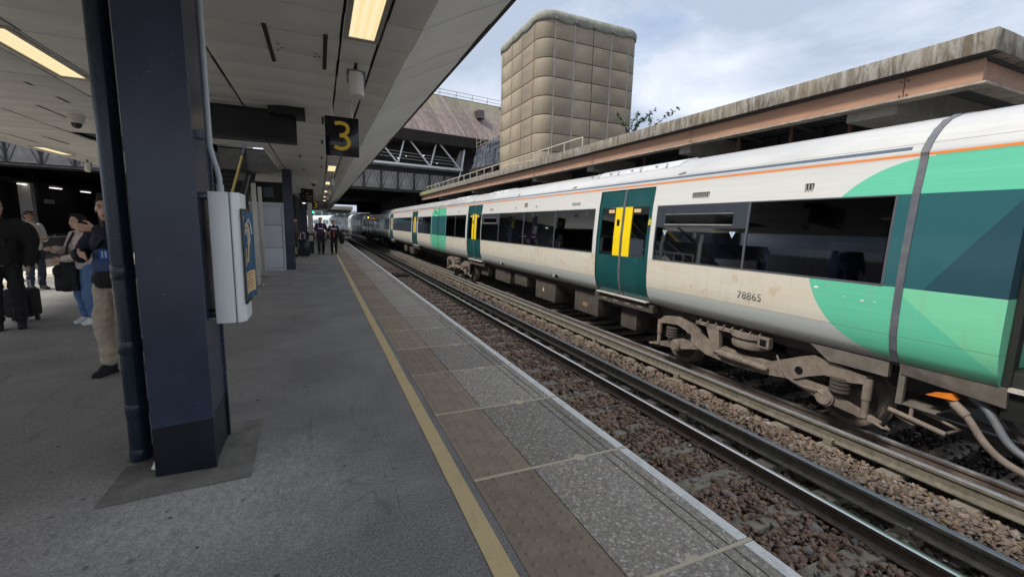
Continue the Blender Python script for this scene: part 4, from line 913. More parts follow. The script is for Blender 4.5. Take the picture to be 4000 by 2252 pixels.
def carriage(name, label, ya, yb, cab, lo, hi, doors, wins, bogies, boxes, number=None, detail=True, group='carriages of the standing train'):
    T = empty(name, (XC, (ya + yb) / 2, -.915), label, 'train carriage', group)
    mat = livery(name + '_livery_' + str(len(bpy.data.materials)), cab, lo, hi)
    ys = sorted(set([ya, yb] + [v for d in doors for v in d] + [v for w in wins for v in w[:2]]))
    def inside(y, iv): return any(a - 1e-6 <= y <= b + 1e-6 for a, b in iv)
    mb = MB(); nP = len(PROF)
    for i in range(len(ys) - 1):
        a, b = ys[i], ys[i + 1]; mid = (a + b) / 2
        isd = inside(mid, doors); isw = inside(mid, [w[:2] for w in wins])
        for j in range(nP - 1):
            z0, z1 = PROF[j][1], PROF[j + 1][1]; zm = (z0 + z1) / 2
            if isw and 1.04 < zm < 2.05: continue
            if isd and .19 < zm < 2.42: continue
            (x0, z0), (x1, z1) = PROF[j], PROF[j + 1]
            mb.add([(x0, a, z0), (x0, b, z0), (x1, b, z1), (x1, a, z1)], [(0, 1, 2, 3)])
        for j in range(nP - 1):
            (x0, z0), (x1, z1) = PROF[j], PROF[j + 1]
            mb.add([(2 * XC - x0, a, z0), (2 * XC - x0, b, z0), (2 * XC - x1, b, z1), (2 * XC - x1, a, z1)], [(3, 2, 1, 0)])
    full = PROF + [(2 * XC - x, z) for x, z in PROF[::-1][1:]]
    for y in (ya, yb): mb.add([(x, y, z) for x, z in full], [tuple(range(len(full)))])
    body = mb.build('body', mat, T, norm=True, smooth=40)
    # interior
    mb = MB(); mb.box(5.95, 8.45, ya + .1, yb - .1, .20, .24); mb.build('floor', 'interior_dark', T)
    mb = MB(); mb.box(6.05, 8.35, ya + .1, yb - .1, 2.30, 2.33); mb.build('ceiling', 'interior', T)
    mb = MB(); mb.box(8.30, 8.32, ya + .15, yb - .15, .25, 1.12); mb.build('wall_lining', 'interior', T)
    mb = MB(); mb.box(8.29, 8.32, ya + .15, yb - .15, 1.121, 2.29); mb.build('far_windows', 'interior_dark', T)
    sm = None
    if detail:
        for w in wins:
            y = w[0] + .55
            while y < w[1] - .25:
                if sm is None:
                    mb = MB(); mb.prism([(0, .62), (.07, .62), (.22, 1.46), (.16, 1.50), (.08, 1.48)], 'x', 5.98, 6.88); mb.prism([(-.42, .60), (.05, .60), (.05, .70), (-.42, .72)], 'x', 5.98, 6.88); sm = mb.build('seat', 'moquette', T, bev=.02); s_ = sm
                    mb = MB(); mb.box(6.885, 6.91, .02, .12, .62, 1.47); mb.build('seat_edge', 'seat_blue', sm)
                    inv = sm.matrix_parent_inverse.copy()
                else: s_ = dup(sm, T)
                s_.location = (0, y, 0); y += .93
        mb = MB()
        y = ya + 2.2
        while y < yb - 1: mb.box(7.4, 7.52, y, y + .6, 2.285, 2.299); y += 1.7
        mb.build('interior_light', 'white_lamp', T)
        mb = MB()
        for d in doors:
            for yy in (d[0] - .1, d[1] + .1): mb.tube([(6.5, yy, .24), (6.5, yy, 2.3)], .018, 8)
        if mb.v: mb.build('grab_pole', 'steel', T)
    # windows
    for w in wins:
        a, b = w[0], w[1]; mull = w[2]; hop = w[3]
        X0, X1 = px_at(1.05), px_at(2.04); xm = px_at(1.40)
        fr = MB()
        def vb(y, wd): fr.hexa([(X0 - .002, y - wd / 2, 1.04), (X0 - .002, y + wd / 2, 1.04), (X0 + .035, y + wd / 2, 1.04), (X0 + .035, y - wd / 2, 1.04)], [(xm - .002, y - wd / 2, 1.4), (xm - .002, y + wd / 2, 1.4), (xm + .035, y + wd / 2, 1.4), (xm + .035, y - wd / 2, 1.4)]); fr.hexa([(xm - .002, y - wd / 2, 1.4), (xm - .002, y + wd / 2, 1.4), (xm + .035, y + wd / 2, 1.4), (xm + .035, y - wd / 2, 1.4)], [(X1 - .002, y - wd / 2, 2.05), (X1 - .002, y + wd / 2, 2.05), (X1 + .035, y + wd / 2, 2.05), (X1 + .035, y - wd / 2, 2.05)])
        vb(a + .012, .024); vb(b - .012, .024)
        for m in mull: vb(m, .034)
        fr.box(X0 - .004, X0 + .035, a, b, 1.036, 1.058); fr.box(X1 - .004, X1 + .035, a, b, 2.036, 2.053)
        W = fr.build('window', 'window_frame', T)
        cuts = [a + .024] + mull + [b - .024]
        for i in range(len(cuts) - 1):
            p, q = cuts[i] + .015, cuts[i + 1] - .015
            mb = MB(); mb.quad((X0 + .010, p, 1.055), (X0 + .010, q, 1.055), (xm + .010, q, 1.4), (xm + .010, p, 1.4)); mb.quad((xm + .010, p, 1.4), (xm + .010, q, 1.4), (X1 + .010, q, 2.04), (X1 + .010, p, 2.04)); mb.build('pane', 'glass' if detail else 'glass_far', W, norm=False)
        for (ha, hb) in hop:
            xx = px_at(1.68); mb = MB()
            def hb_(y0, y1, z0, z1): 
                x0_, x1_ = px_at(z0), px_at(z1); mb.hexa([(x0_ - .003, y0, z0), (x0_ - .003, y1, z0), (x0_ + .03, y1, z0), (x0_ + .03, y0, z0)], [(x1_ - .003, y0, z1), (x1_ - .003, y1, z1), (x1_ + .03, y1, z1), (x1_ + .03, y0, z1)])
            oa, ob = ha + .24, hb - .22
            hb_(ha, hb, 1.655, 1.70); hb_(ha, hb, 1.89, 2.04); hb_(ha, oa, 1.7005, 1.8895); hb_(ob, hb, 1.7005, 1.8895)
            H = mb.build('hopper_vent', 'hopper_frame', W)
            mb = MB(); mb.bar((px_at(1.70) - .006, oa, 1.705), (px_at(1.70) - .006, ob, 1.705), .012, .016); mb.bar((px_at(1.89) - .006, oa, 1.886), (px_at(1.89) - .006, ob, 1.886), .010, .008); mb.build('vent_trim', 'vent_metal', W)
    # doors
    for (a, b) in doors:
        D = []
        mid = (a + b) / 2; rec = .018
        for (p, q, s_) in ((a + .012, mid - .032, 1), (mid + .032, b - .012, -1)):
            # leaf with a window opening; the window sits towards the outer edge
            wy0, wy1 = (p + .11, q - .34) if s_ == 1 else (p + .34, q - .11)
            wy0, wy1 = (p + .10, q - .02) if s_ == 1 else (p + .02, q - .10)
            mb = MB(); P = [(x + rec, z) for x, z in PROF if .19 <= z <= 2.425]
            for j in range(len(P) - 1):
                (x0, z0), (x1, z1) = P[j], P[j + 1]; zm = (z0 + z1) / 2
                segs = [(p, q)] if not 1.04 < zm < 2.05 else [(p, wy0), (wy1, q)]
                for (u, v) in segs:
                    if v - u > 1e-4: mb.add([(x0, u, z0), (x0, v, z0), (x1, v, z1), (x1, u, z1)], [(0, 1, 2, 3)])
            for (u) in (p, q):
                for j in range(len(P) - 1): mb.add([(P[j][0], u, P[j][1]), (P[j][0] + .04, u, P[j][1]), (P[j + 1][0] + .04, u, P[j + 1][1]), (P[j + 1][0], u, P[j + 1][1])], [(0, 1, 2, 3)])
            d = mb.build('door', 'teal', T, smooth=40)
            X0, xm, X1 = px_at(1.05) + rec, px_at(1.4) + rec, px_at(2.04) + rec
            mb = MB(); mb.quad((X0 + .008, wy0, 1.04), (X0 + .008, wy1, 1.04), (xm + .008, wy1, 1.4), (xm + .008, wy0, 1.4)); mb.quad((xm + .008, wy0, 1.4), (xm + .008, wy1, 1.4), (X1 + .008, wy1, 2.05), (X1 + .008, wy0, 2.05)); mb.build('door_window', 'glass', d, norm=False)
            # push strip in yellow
            s0, s1 = (wy1 - .265, wy1 + .005) if s_ == -99 else ((q - .005 - .235, q - .005) if s_ == 1 else (p + .005, p + .24))
            mb = MB(); mb.hexa([(X0 - .004, s0, 1.035), (X0 - .004, s1, 1.035), (X0 + .006, s1, 1.035), (X0 + .006, s0, 1.035)], [(xm - .004, s0, 1.4), (xm - .004, s1, 1.4), (xm + .006, s1, 1.4), (xm + .006, s0, 1.4)]); mb.hexa([(xm - .004, s0, 1.4), (xm - .004, s1, 1.4), (xm + .006, s1, 1.4), (xm + .006, s0, 1.4)], [(X1 - .004, s0, 2.055), (X1 - .004, s1, 2.055), (X1 + .006, s1, 2.055), (X1 + .006, s0, 2.055)]); mb.build('yellow_panel', 'train_yellow', d)
            if detail:
                yc = (s0 + s1) / 2 if s_ == -1 else (s0 + s1) / 2
                if s_ == -1:
                    mb = MB(); xx = px_at(1.74) + rec - .0055; mb.box(xx - .004, xx + .003, yc - .045, yc + .045, 1.66, 1.80); mb.build('door_button', 'black', d); mb = MB(); mb.tube([(xx + .004, yc, 1.40), (xx - .012, yc, 1.40)], .032, 12); mb.build('lock_barrel', 'vent_metal', d)
                # small yellow notice high in the window
                yn0, yn1 = (wy1 - .24 - .23, wy1 - .27) if s_ == 1 else (wy0 + .27, wy0 + .47)
                mb = MB(); xx = px_at(1.98) + rec; mb.box(xx - .004, xx + .004, yn0, yn1, 1.94, 2.01); mb.build('notice', 'poster_cream', d)
                if s_ == -1:
                    pass
                if s_ == 1:
                    mb = MB(); xx = px_at(1.78) + rec - .004; yk = p + .045
                    mb.prism([(yk - .042, 1.735), (yk + .042, 1.735), (yk, 1.83)], 'x', xx - .001, xx + .002); mb.box(xx - .002, xx + .002, yk - .042, yk + .042, 1.692, 1.726); mb.build('warning_sticker', 'train_yellow', d)
        mb = MB()
        P = [(x, z) for x, z in PROF if .19 <= z <= 2.425]
        for j in range(len(P) - 1): mb.hexa([(P[j][0] + .004, mid - .031, P[j][1]), (P[j][0] + .004, mid + .031, P[j][1]), (P[j][0] + .03, mid + .031, P[j][1]), (P[j][0] + .03, mid - .031, P[j][1])], [(P[j + 1][0] + .004, mid - .031, P[j + 1][1]), (P[j + 1][0] + .004, mid + .031, P[j + 1][1]), (P[j + 1][0] + .03, mid + .031, P[j + 1][1]), (P[j + 1][0] + .03, mid - .031, P[j + 1][1])])
        mb.build('door_seal', 'gap_grey', T)
        for u in (a + .004, b - .004):
            mb = MB()
            for j in range(len(P) - 1): mb.hexa([(P[j][0] - .003, u - .008, P[j][1]), (P[j][0] - .003, u + .008, P[j][1]), (P[j][0] + .05, u + .008, P[j][1]), (P[j][0] + .05, u - .008, P[j][1])], [(P[j + 1][0] - .003, u - .008, P[j + 1][1]), (P[j + 1][0] - .003, u + .008, P[j + 1][1]), (P[j + 1][0] + .05, u + .008, P[j + 1][1]), (P[j + 1][0] + .05, u - .008, P[j + 1][1])])
            mb.build('door_frame', 'rubber', T)
        mb = MB(); mb.box(5.86, 6.05, a + .02, b - .02, .155, .185); mb.build('step', 'step_metal', T, bev=.004)
        mb = MB(); mb.box(5.94, 6.06, a - .1, b + .15, -.03, .12)
        for i in range(4): mb.mi = 1; mb.box(5.932, 5.941, a + .2 + i * .4, a + .36 + i * .4, .02, .06)
        mb.build('step_support', ['dark_dust', 'rail_moss'], T)
    # sill line and underframe
    mb = MB(); mb.box(6.16, 8.24, ya + .15, yb - .15, -.02, .10); mb.box(6.5, 7.9, ya + .3, yb - .3, -.25, -.02); mb.build('underframe', 'dark_dust', T)
    for (b0, b1, z0, lab) in boxes:
        mb = MB(); mb.box(6.12, 7.2, b0, b1, z0, .05); e = mb.build('equipment_box', 'dark_dust', T, bev=.012)
        if lab == 'tri': mb = MB(); yk = (b0 + b1) / 2 + .1; mb.prism([(yk - .05, -.30), (yk + .05, -.30), (yk, -.18)], 'x', 6.112, 6.119); mb.build('warning_sticker', 'poster_cream', e)
        if lab == 'rect': mb = MB(); yk = (b0 + b1) / 2; mb.box(6.112, 6.119, yk - .08, yk + .14, -.36, -.26); mb.build('plate', 'crest', e)
    for c in bogies: pass
    return T
def bogie(T, yc, flip=1):
    """built at yc=4.62 from the photograph then moved"""
    base = MB()
    y = lambda v: yc + (v - 4.62) * flip
    mb = MB()
    top = [(6.40, -.12), (6.30, -.03), (5.95, .02), (5.66, -.06), (5.35, -.26), (4.75, -.32), (4.15, -.30), (3.75, -.11), (3.55, -.03), (3.25, -.04), (3.0, -.09), (2.88, -.10)]
    bot = [(2.88, -.20), (3.05, -.235), (3.35, -.235), (3.55, -.32), (3.75, -.43), (4.2, -.50), (4.75, -.53), (5.25, -.50), (5.55, -.40), (5.72, -.20), (5.95, -.13), (6.30, -.17), (6.40, -.20)]
    poly = [(y(a), b) for a, b in top + bot]
    # split into convex strips top/bottom
    def zi(P, v):
        P = sorted(P)
        for (a, b), (c, d) in zip(P, P[1:]):
            if a <= v <= c: return b + (d - b) * (v - a) / (c - a)
        return P[0][1] if v < P[0][0] else P[-1][1]
    vs = sorted(set([p[0] for p in top + bot]))
    for a, b in zip(vs, vs[1:]):
        mb.hexa([(6.02, y(a), zi(bot, a)), (6.02, y(b), zi(bot, b)), (6.16, y(b), zi(bot, b)), (6.16, y(a), zi(bot, a))], [(6.02, y(a), zi(top, a)), (6.02, y(b), zi(top, b)), (6.16, y(b), zi(top, b)), (6.16, y(a), zi(top, a))])
    B = mb.build('bogie', 'dust', T, norm=False, smooth=30)
    for v in (5.66, 3.68):
        mb = MB(); mb.tube([(6.012, y(v), -.275), (6.03, y(v), -.275)], .055, 14); mb.build('frame_hole', 'black', B)
    for v in (6.10, 3.20):
        mb = MB(); rr = [(0, .0), (.0, .40), (.0, .42)]
        mb.tube([(6.36, y(v), -.495), (6.40, y(v), -.495), (6.47, y(v), -.495), (6.48, y(v), -.495), (6.51, y(v), -.495)], [.40, .42, .42, .45, .45], 32)
        mb.mi = 1; mb.tube([(6.345, y(v), -.495), (6.361, y(v), -.495)], [.30, .33], 32); mb.mi = 0; mb.tube([(6.30, y(v), -.495), (6.346, y(v), -.495)], [.14, .17], 20)
        mb.tube([(6.5, y(v), -.495), (7.9, y(v), -.495)], .08, 12); mb.tube([(7.88, y(v), -.495), (7.99, y(v), -.495)], .42, 32)
        mb.build('wheel', ['wheel', 'dark_dust'], B, smooth=35)
        # axle box with trailing arm
        s_ = -1 if v < 4.6 else 1
        mb = MB(); mb.tube([(6.02, y(v + .12 * -s_), -.53), (6.25, y(v - .12 * s_), -.53)], .115, 16); mb.mi = 0
        mb.hexa([(6.05, y(v - .75 * s_), -.44), (6.05, y(v - .75 * s_), -.32), (6.18, y(v - .75 * s_), -.32), (6.18, y(v - .75 * s_), -.44)], [(6.05, y(v - .05 * s_), -.62), (6.05, y(v - .05 * s_), -.44), (6.18, y(v - .05 * s_), -.44), (6.18, y(v - .05 * s_), -.62)])
        mb.hexa([(6.06, y(v - .10 * s_), -.60), (6.06, y(v - .10 * s_), -.44), (6.12, y(v - .10 * s_), -.44), (6.12, y(v - .10 * s_), -.60)], [(6.06, y(v + .50 * s_), -.66), (6.06, y(v + .50 * s_), -.615), (6.12, y(v + .50 * s_), -.615), (6.12, y(v + .50 * s_), -.66)])
        mb.tube([(6.0, y(v - .12 * s_), -.53), (6.02, y(v - .12 * s_), -.53)], [.09, .10], 16)
        mb.build('axle_box', 'dust', B, smooth=35)
        mb = MB(); mb.tube([(6.06, y(v + .33 * s_), -.62), (6.06, y(v + .33 * s_), -.40), (6.06, y(v + .33 * s_), -.395), (6.06, y(v + .33 * s_), -.13)], [.04, .04, .05, .05], 12); mb.build('damper', 'dust', B, smooth=35)
        mb = MB()
        for i in range(4): mb.tube([(6.09, y(v + .02 * s_), -.40 + i * .05), (6.09, y(v + .02 * s_), -.365 + i * .05)], [.12, .12], 14)
        mb.build('primary_spring', 'dark_dust', B, smooth=35)
        mb = MB(); mb.tube([(6.05, y(v + .46 * s_), -.64), (6.04, y(v + .54 * s_), -.66), (6.06, y(v + .60 * s_), -.66), (6.10, y(v + .55 * s_), -.65)], .015, 8); mb.build('lifting_eye', 'dust', B)
    mb = MB(); mb.tube([(6.20, y(4.55), .05), (6.20, y(4.55), -.02), (6.20, y(4.55), -.06), (6.20, y(4.55), -.12), (6.20, y(4.55), -.18), (6.20, y(4.55), -.21)], [.30, .31, .27, .30, .28, .20], 24); mb.build('air_spring', 'dust', B, smooth=50)
    mb = MB(); mb.box(5.985, 6.05, y(4.2) if flip > 0 else y(5.5), y(5.5) if flip > 0 else y(4.2), -.005, .045)
    for v in np.arange(4.3, 5.5, .16): mb.bar((5.98, y(v), .02), (6.05, y(v), .085), .02, .05)
    mb.build('bolster_bracket', 'dust', B)
    mb = MB(); mb.hexa([(5.99, y(5.28), .0), (5.99, y(5.02), .0), (6.08, y(5.02), .0), (6.08, y(5.28), .0)], [(5.99, y(5.10), -.40), (5.99, y(4.96), -.40), (6.05, y(4.96), -.40), (6.05, y(5.10), -.40)]); mb.build('damper_bracket', 'dust', B)
    mb = MB(); mb.tube([(5.98, y(5.02), -.375), (5.98, y(4.95), -.378), (5.98, y(4.949), -.378), (5.98, y(4.5), -.385), (5.98, y(4.499), -.385), (5.98, y(4.16), -.395), (5.98, y(4.1), -.40)], [.03, .03, .058, .058, .048, .048, .028], 14); mb.build('yaw_damper', 'dust', B, smooth=35)
    mb = MB(); mb.box(5.97, 6.06, y(4.12) if flip > 0 else y(4.30), y(4.30) if flip > 0 else y(4.12), -.10, .06); mb.mi = 1; mb.box(5.965, 5.97, y(4.16) if flip > 0 else y(4.26), y(4.26) if flip > 0 else y(4.16), -.07, .03); mb.build('lifting_bracket', ['dust', 'black'], B)
    mb = MB(); mb.tube([(6.0, y(4.0), -.15), (5.99, y(3.9), -.32), (5.99, y(3.82), -.42), (6.0, y(3.6), -.47), (6.0, y(3.4), -.46), (6.01, y(3.3), -.50)], .014, 8); mb.build('sensor_cable', 'dust', B, smooth=50)
    mb = MB(); mb.box(6.5, 7.9, y(4.2) if flip > 0 else y(5.0), y(5.0) if flip > 0 else y(4.2), -.45, -.1); mb.build('cross_beam', 'dark_dust', B)
    return B

W1 = [(2.745, 6.50, [4.56], [(4.575, 6.48)]), (8.52, 16.26, [10.39, 12.385, 14.45], [(14.47, 16.24)]), (18.25, 21.55, [19.9], [])]
T1 = carriage('train_carriage', 'white and green train carriage numbered 78865 standing nearest the camera', 1.76, 23.06, True, None, 23.10, [(6.63, 8.38), (16.30, 18.05)], W1, [], [(10.73, 11.97, -.55, 'tri'), (8.62, 9.68, -.53, 'rect'), (7.2, 7.73, -.55, ''), (12.6, 13.6, -.35, ''), (14.0, 15.4, -.42, ''), (16.2, 17.0, -.4, '')])
B1 = bogie(T1, 4.62, 1)
o = dup(B1, T1); o.location.y += 20.15 - 4.62
W2 = [(24.75, 28.45, [26.6], [(27.0, 28.4)]), (30.55, 38.8, [32.6, 34.7, 36.8], [(36.82, 38.78)]), (41.0, 44.4, [42.7], [])]
T2 = carriage('train_carriage', 'second carriage of the standing train, its far end in the dark under the overbridge', 23.16, 46.2, False, 23.12, 46.24, [(28.62, 30.36), (38.95, 40.7)], W2, [], [(31.5, 32.8, -.55, ''), (34, 35.2, -.5, '')], detail=False)
for yc in (26.3, 43.0): o = dup(B1, T2); o.location.y += yc - 4.62
T3 = carriage('train_carriage', 'third train carriage lost in the shade beneath the overbridge', 46.5, 69.0, False, 46.46, 69.04, [(52.0, 53.7), (62.2, 63.9)], [(48.0, 51.8, [50.0], []), (53.9, 62.0, [56, 58, 60], []), (64.1, 67.3, [65.7], [])], [], [], detail=False)
# T1 trimmings
def yz(z, d=.003): return px_at(z) - d
mb = MB()
for y in (2.562, 2.622):
    pass
P = PROF[1:]
for j in range(len(P) - 1): mb.hexa([(P[j][0] - .012, 2.555, P[j][1]), (P[j][0] - .012, 2.625, P[j][1]), (P[j][0] + .03, 2.625, P[j][1]), (P[j][0] + .03, 2.555, P[j][1])], [(P[j + 1][0] - .012, 2.555, P[j + 1][1] + (.012 if P[j + 1][1] > 2.5 else 0)), (P[j + 1][0] - .012, 2.625, P[j + 1][1] + (.012 if P[j + 1][1] > 2.5 else 0)), (P[j + 1][0] + .03, 2.625, P[j + 1][1]), (P[j + 1][0] + .03, 2.555, P[j + 1][1])])
mb.build('joint_band', 'gap_grey', T1)
mb = MB(); mb.hexa([(5.945, 2.545, .18), (5.945, 1.70, .18), (6.1, 1.70, .18), (6.1, 2.545, .18)], [(5.985, 2.545, .055), (5.985, 1.70, -.02), (6.1, 1.70, -.02), (6.1, 2.545, .055)]); mb.box(6.0, 6.05, 2.5, 2.56, -.30, .12); mb.box(6.02, 6.9, 2.20, 2.54, -.30, -.28); mb.build('valance', 'valance', T1)
mb = MB(); mb.hexa([(5.97, 2.65, -.02), (5.97, 3.30, -.02), (6.04, 3.30, -.02), (6.04, 2.65, -.02)], [(5.96, 2.65, .16), (5.96, 3.55, .16), (6.04, 3.55, .16), (6.04, 2.65, .16)]); mb.build('valance', 'valance', T1)
mb = MB(); mb.tube([(6.05, 2.42, -.30), (6.05, 2.42, -.42)], .02, 8); mb.tube([(6.03, 2.62, -.40), (6.03, 2.10, -.48)], .028, 8); mb.tube([(6.05, 2.55, -.46), (6.05, 2.38, -.50)], .014, 8); mb.tube([(6.2, 2.42, -.36), (6.2, 2.05, -.44), (6.08, 2.10, -.47)], .016, 8); mb.build('brake_pipe', 'dust', T1, smooth=40)
mb = MB(); mb.hexa([(5.97, 2.10, -.02), (5.97, 2.24, -.06), (6.1, 2.24, -.06), (6.1, 2.10, -.02)], [(5.98, 2.06, -.08), (5.98, 2.30, -.10), (6.1, 2.30, -.10), (6.1, 2.06, -.08)]); mb.build('orange_socket', basic('orange_socket', (0.85, 0.24, 0.03), 0.4), T1)
def cable(pts, r, mat='dust'):
    P = [Vector(p) for p in pts]
    for _ in range(2):
        Q = [P[0]]
        for a, b in zip(P, P[1:]): Q += [a * .75 + b * .25, a * .25 + b * .75]
        P = Q + [P[-1]]
    mb = MB(); mb.tube(P, r, 12); mb.build('jumper_cable', mat, T1, smooth=50)
cable([(6.05, 2.12, -.10), (5.99, 2.02, -.14), (5.98, 1.92, -.24), (5.98, 1.80, -.42), (5.98, 1.65, -.54), (5.98, 1.45, -.60), (6.0, 1.1, -.62), (6.05, .7, -.5)], .034)
cable([(6.12, 1.98, -.03), (6.08, 1.86, -.09), (6.06, 1.76, -.22), (6.05, 1.66, -.38), (6.05, 1.5, -.47), (6.05, 1.25, -.53), (6.1, .8, -.45)], .036, 'gap_grey')
cable([(6.2, 1.9, -.03), (6.2, 1.72, -.2), (6.2, 1.55, -.42), (6.2, 1.2, -.55), (6.2, .8, -.45)], .028, 'dark_dust')
mb = MB(); mb.tube([(5.99, 2.07, -.11), (5.985, 1.955, -.20)], [.045, .045], 12); mb.build('cable_sleeve', 'dust', T1, smooth=40)
mb = MB(); mb.box(6.45, 7.95, .9, 1.755, -.1, 2.6); mb.box(6.02, 6.35, 1.2, 1.75, -.15, .35); mb.build('gangway', 'bellows', T1, bev=.03)
mb = MB(); mb.box(5.98, 6.1, 1.70, 1.757, .18, 2.42); mb.build('cab_end', 'bellows', T1)
mb = MB(); mb.box(5.95, 6.35, 1.35, 1.70, .155, .19); mb.build('cab_step', 'step_metal', T1)
mb = MB(); mb.box(6.6, 7.8, 23.0, 23.22, .1, 2.5); mb.build('gangway', 'bellows', T2)
mb = MB(); mb.box(6.6, 7.8, 46.1, 46.6, .1, 2.5); mb.build('gangway', 'bellows', T3)
for (y, z, r) in ((3.46, .93, .035), (3.12, .86, .012), (2.93, .84, .028), (2.80, .845, .014)):
    x = px_at(z) - .002; mb = MB(); mb.add([(x, y + r * RND.uniform(.7, 1.2) * math.cos(6.283 * k / 7), z + .45 * r * RND.uniform(.6, 1.1) * math.sin(6.283 * k / 7)) for k in range(7)], [tuple(range(7))]); mb.build('flaked_paint', 'print_white', T1, norm=False)
# second carriage corner loop seen on the green end
mb = MB(); q = arc(0, 0, .17, 200, -100, 16)
mb.tube([(5.85, 23.55 + a, 2.20 + b) for a, b in q], .035, 8); mb.build('corner_fairing', basic('green_paint', (0.125, 0.53, 0.345), 0.35), T1)
# vents above the windows
def vent(y0, y1, z0, z1, ns, vert=True, mat='vent_metal'):
    x = px_at((z0 + z1) / 2)
    mb = MB(); mb.box(x - .004, x + .02, y0, y1, z0, z1); V = mb.build('vent', 'black' if ns else mat, T1, bev=.01)
    if ns:
        mb = MB()
        for i in range(ns): c = y0 + (y1 - y0) * (i + .5) / ns; mb.bar((x - .009, c, z0 + .015), (x - .006, c, z1 - .015), (y1 - y0) / ns * .5, .006, up=(1, 0, 0))
        mb.build('vent_slat', mat, V)
vent(5.34, 5.70, 2.135, 2.245, 10); vent(3.68, 3.80, 2.13, 2.25, 3, mat='vent_metal'); vent(9.22, 9.60, 2.12, 2.235, 0); vent(15.07, 15.46, 2.13, 2.245, 0); vent(11.55, 11.65, 2.12, 2.24, 0); vent(13.02, 13.12, 2.12, 2.24, 0); vent(19.3, 19.6, 2.13, 2.24, 0); vent(20.9, 21.0, 2.13, 2.24, 0)
mb = MB(); x = px_at(2.23); mb.prism([(12.22, 2.20), (12.325, 2.14), (12.43, 2.20), (12.43, 2.32), (12.22, 2.32)], 'x', x - .006, x + .02); c_ = mb.build('crest', 'crest', T1); mb = MB(); mb.ell((x - .007, 12.325, 2.24), (.004, .06, .045), 12, 8); mb.build('crest_boss', 'vent_metal', c_)
for (y, z) in ((14.22, .30), (10.36, .30)):
    x = px_at(z); mb = MB(); mb.box(x - .012, x + .02, y - .17, y + .17, z - .05, z + .05); g = mb.build('jacking_pocket', 'black', T1); mb = MB(); mb.box(x - .016, x - .012, y - .19, y + .17, z + .05, z + .065); mb.box(x - .02, x - .012, y - .02, y + .12, z - .045, z + .02); mb.build('pocket_lip', 'vent_metal', g)
# roof hatches
for (y0, y1) in ((6.35, 9.1), (19.0, 21.4), (14.6, 16.4)):
    mb = MB(); P = [(6.14, 2.795), (6.25, 2.875), (6.45, 2.948), (6.62, 2.985)]
    mb.prism(P + [(x, z - .04) for x, z in P[::-1]], 'y', y0, y1); h = mb.build('roof_hatch', basic('roof_pod', (0.52, 0.53, 0.55), 0.4), T1, bev=.008)
    mb = MB()
    for yy in np.arange(y0 + .3, y1 - .2, .75): mb.bar((6.13, yy, 2.80), (6.24, yy + .10, 2.885), .03, .02); mb.box(6.17, 6.20, yy + .3, yy + .36, 2.835, 2.86)
    mb.build('hatch_clip', 'vent_metal', h)
for y in (9.6, 6.0, 13.0, 17.5): mb = MB(); mb.bar((5.975, y, 2.63), (5.96, y + .14, 2.60), .02, .02); mb.build('roof_clip', 'vent_metal', T1)
# fleet number and priority triangles
R_ = Matrix(((0, 0, -1, 0), (-1, 0, 0, 0), (0, 1, 0, 0), (0, 0, 0, 1)))
x = px_at(.67); text_mesh('78865', .150, 'numgrey', 'fleet_number', Matrix.Translation((x - .002, 4.600, .612)) @ R_ @ Matrix.Scale(1.10, 4, (1, 0, 0)), .001, T1)
def ptri(y, z):
    x = px_at(z) + .004
    mb = MB(); mb.prism([(y + .055, z + .045), (y - .055, z + .045), (y, z - .05)], 'x', x - .001, x + .003); g = mb.build('priority_sticker', basic('sticker_pale', (0.50, 0.66, 0.74), 0.4), T1)
    text_mesh('P', .06, 'bag_blue', 'letter', Matrix.Translation((x - .003, y + .018, z - .004)) @ R_, .0005, g)
ptri(6.24, 1.555); ptri(4.80, 1.555)
mb = MB(); mb.ell((6.3, 14.35, 1.52), (.03, .10, .045), 8, 6); mb.ell((6.3, 9.45, 1.50), (.03, .06, .055), 8, 6); mb.ell((6.3, 9.38, 1.52), (.03, .07, .02), 8, 6); mb.build('window_blue_glow', 'blue_glow', T1)  # glowing blobs added in place of blue reflections in the windows
mb = MB(); mb.box(6.9, 6.95, 9.6, 10.1, 1.80, 1.88); mb.build('passenger_display', basic('led_display', (0.25, 0.05, 0.02), 0.5), T1)
mb = MB(); mb.hexa([(6.05, 3.35, 1.02), (6.05, 3.75, 1.0), (6.35, 3.75, 1.0), (6.35, 3.35, 1.02)], [(6.05, 3.35, 1.03), (6.05, 3.75, 1.01), (6.35, 3.75, 1.01), (6.35, 3.35, 1.03)]); mb.build('table', 'print_white', T1)

# ================================================================ RIGHT-HAND ISLAND CANOPY
t = empty('concrete_canopy', (12.5, 22, 4), 'weathered concrete edged canopy with terracotta beam over the far platform', 'canopy')
RX0, RX1, RY0, RY1 = 8.9, 16.5, 3.28, 42.6
mb = MB()
yy = RY0
while yy < RY1 - .1:
    y2 = min(yy + 3.95, RY1); mb = MB(); mb.box(RX0, RX0 + .16, yy + .006, y2 - .006, 4.27, 4.575); mb.build('fascia_slab', 'concrete', t, bev=.008); yy = y2
xx = RX0 + .161
while xx < RX1 - .1:
    x2 = min(xx + 3.8, RX1); mb = MB(); mb.box(xx, x2 - .006, RY0, RY0 + .16, 4.27, 4.575); mb.build('fascia_slab', 'concrete', t, bev=.008); xx = x2
mb = MB(); mb.box(RX0 + .16, RX1, RY0 + .16, RY1, 4.24, 4.50); mb.build('roof_deck', 'dark_soffit', t)
yy = RY0 + .16
while yy < RY1 - .1:
    y2 = min(yy + (.98 if yy < 3.9 else 4.62), RY1); mb = MB(); mb.box(RX0 + .20, RX0 + .24, yy + .008, y2 - .008, 3.90, 4.235); mb.build('edge_beam', 'orange_beam', t); yy = y2
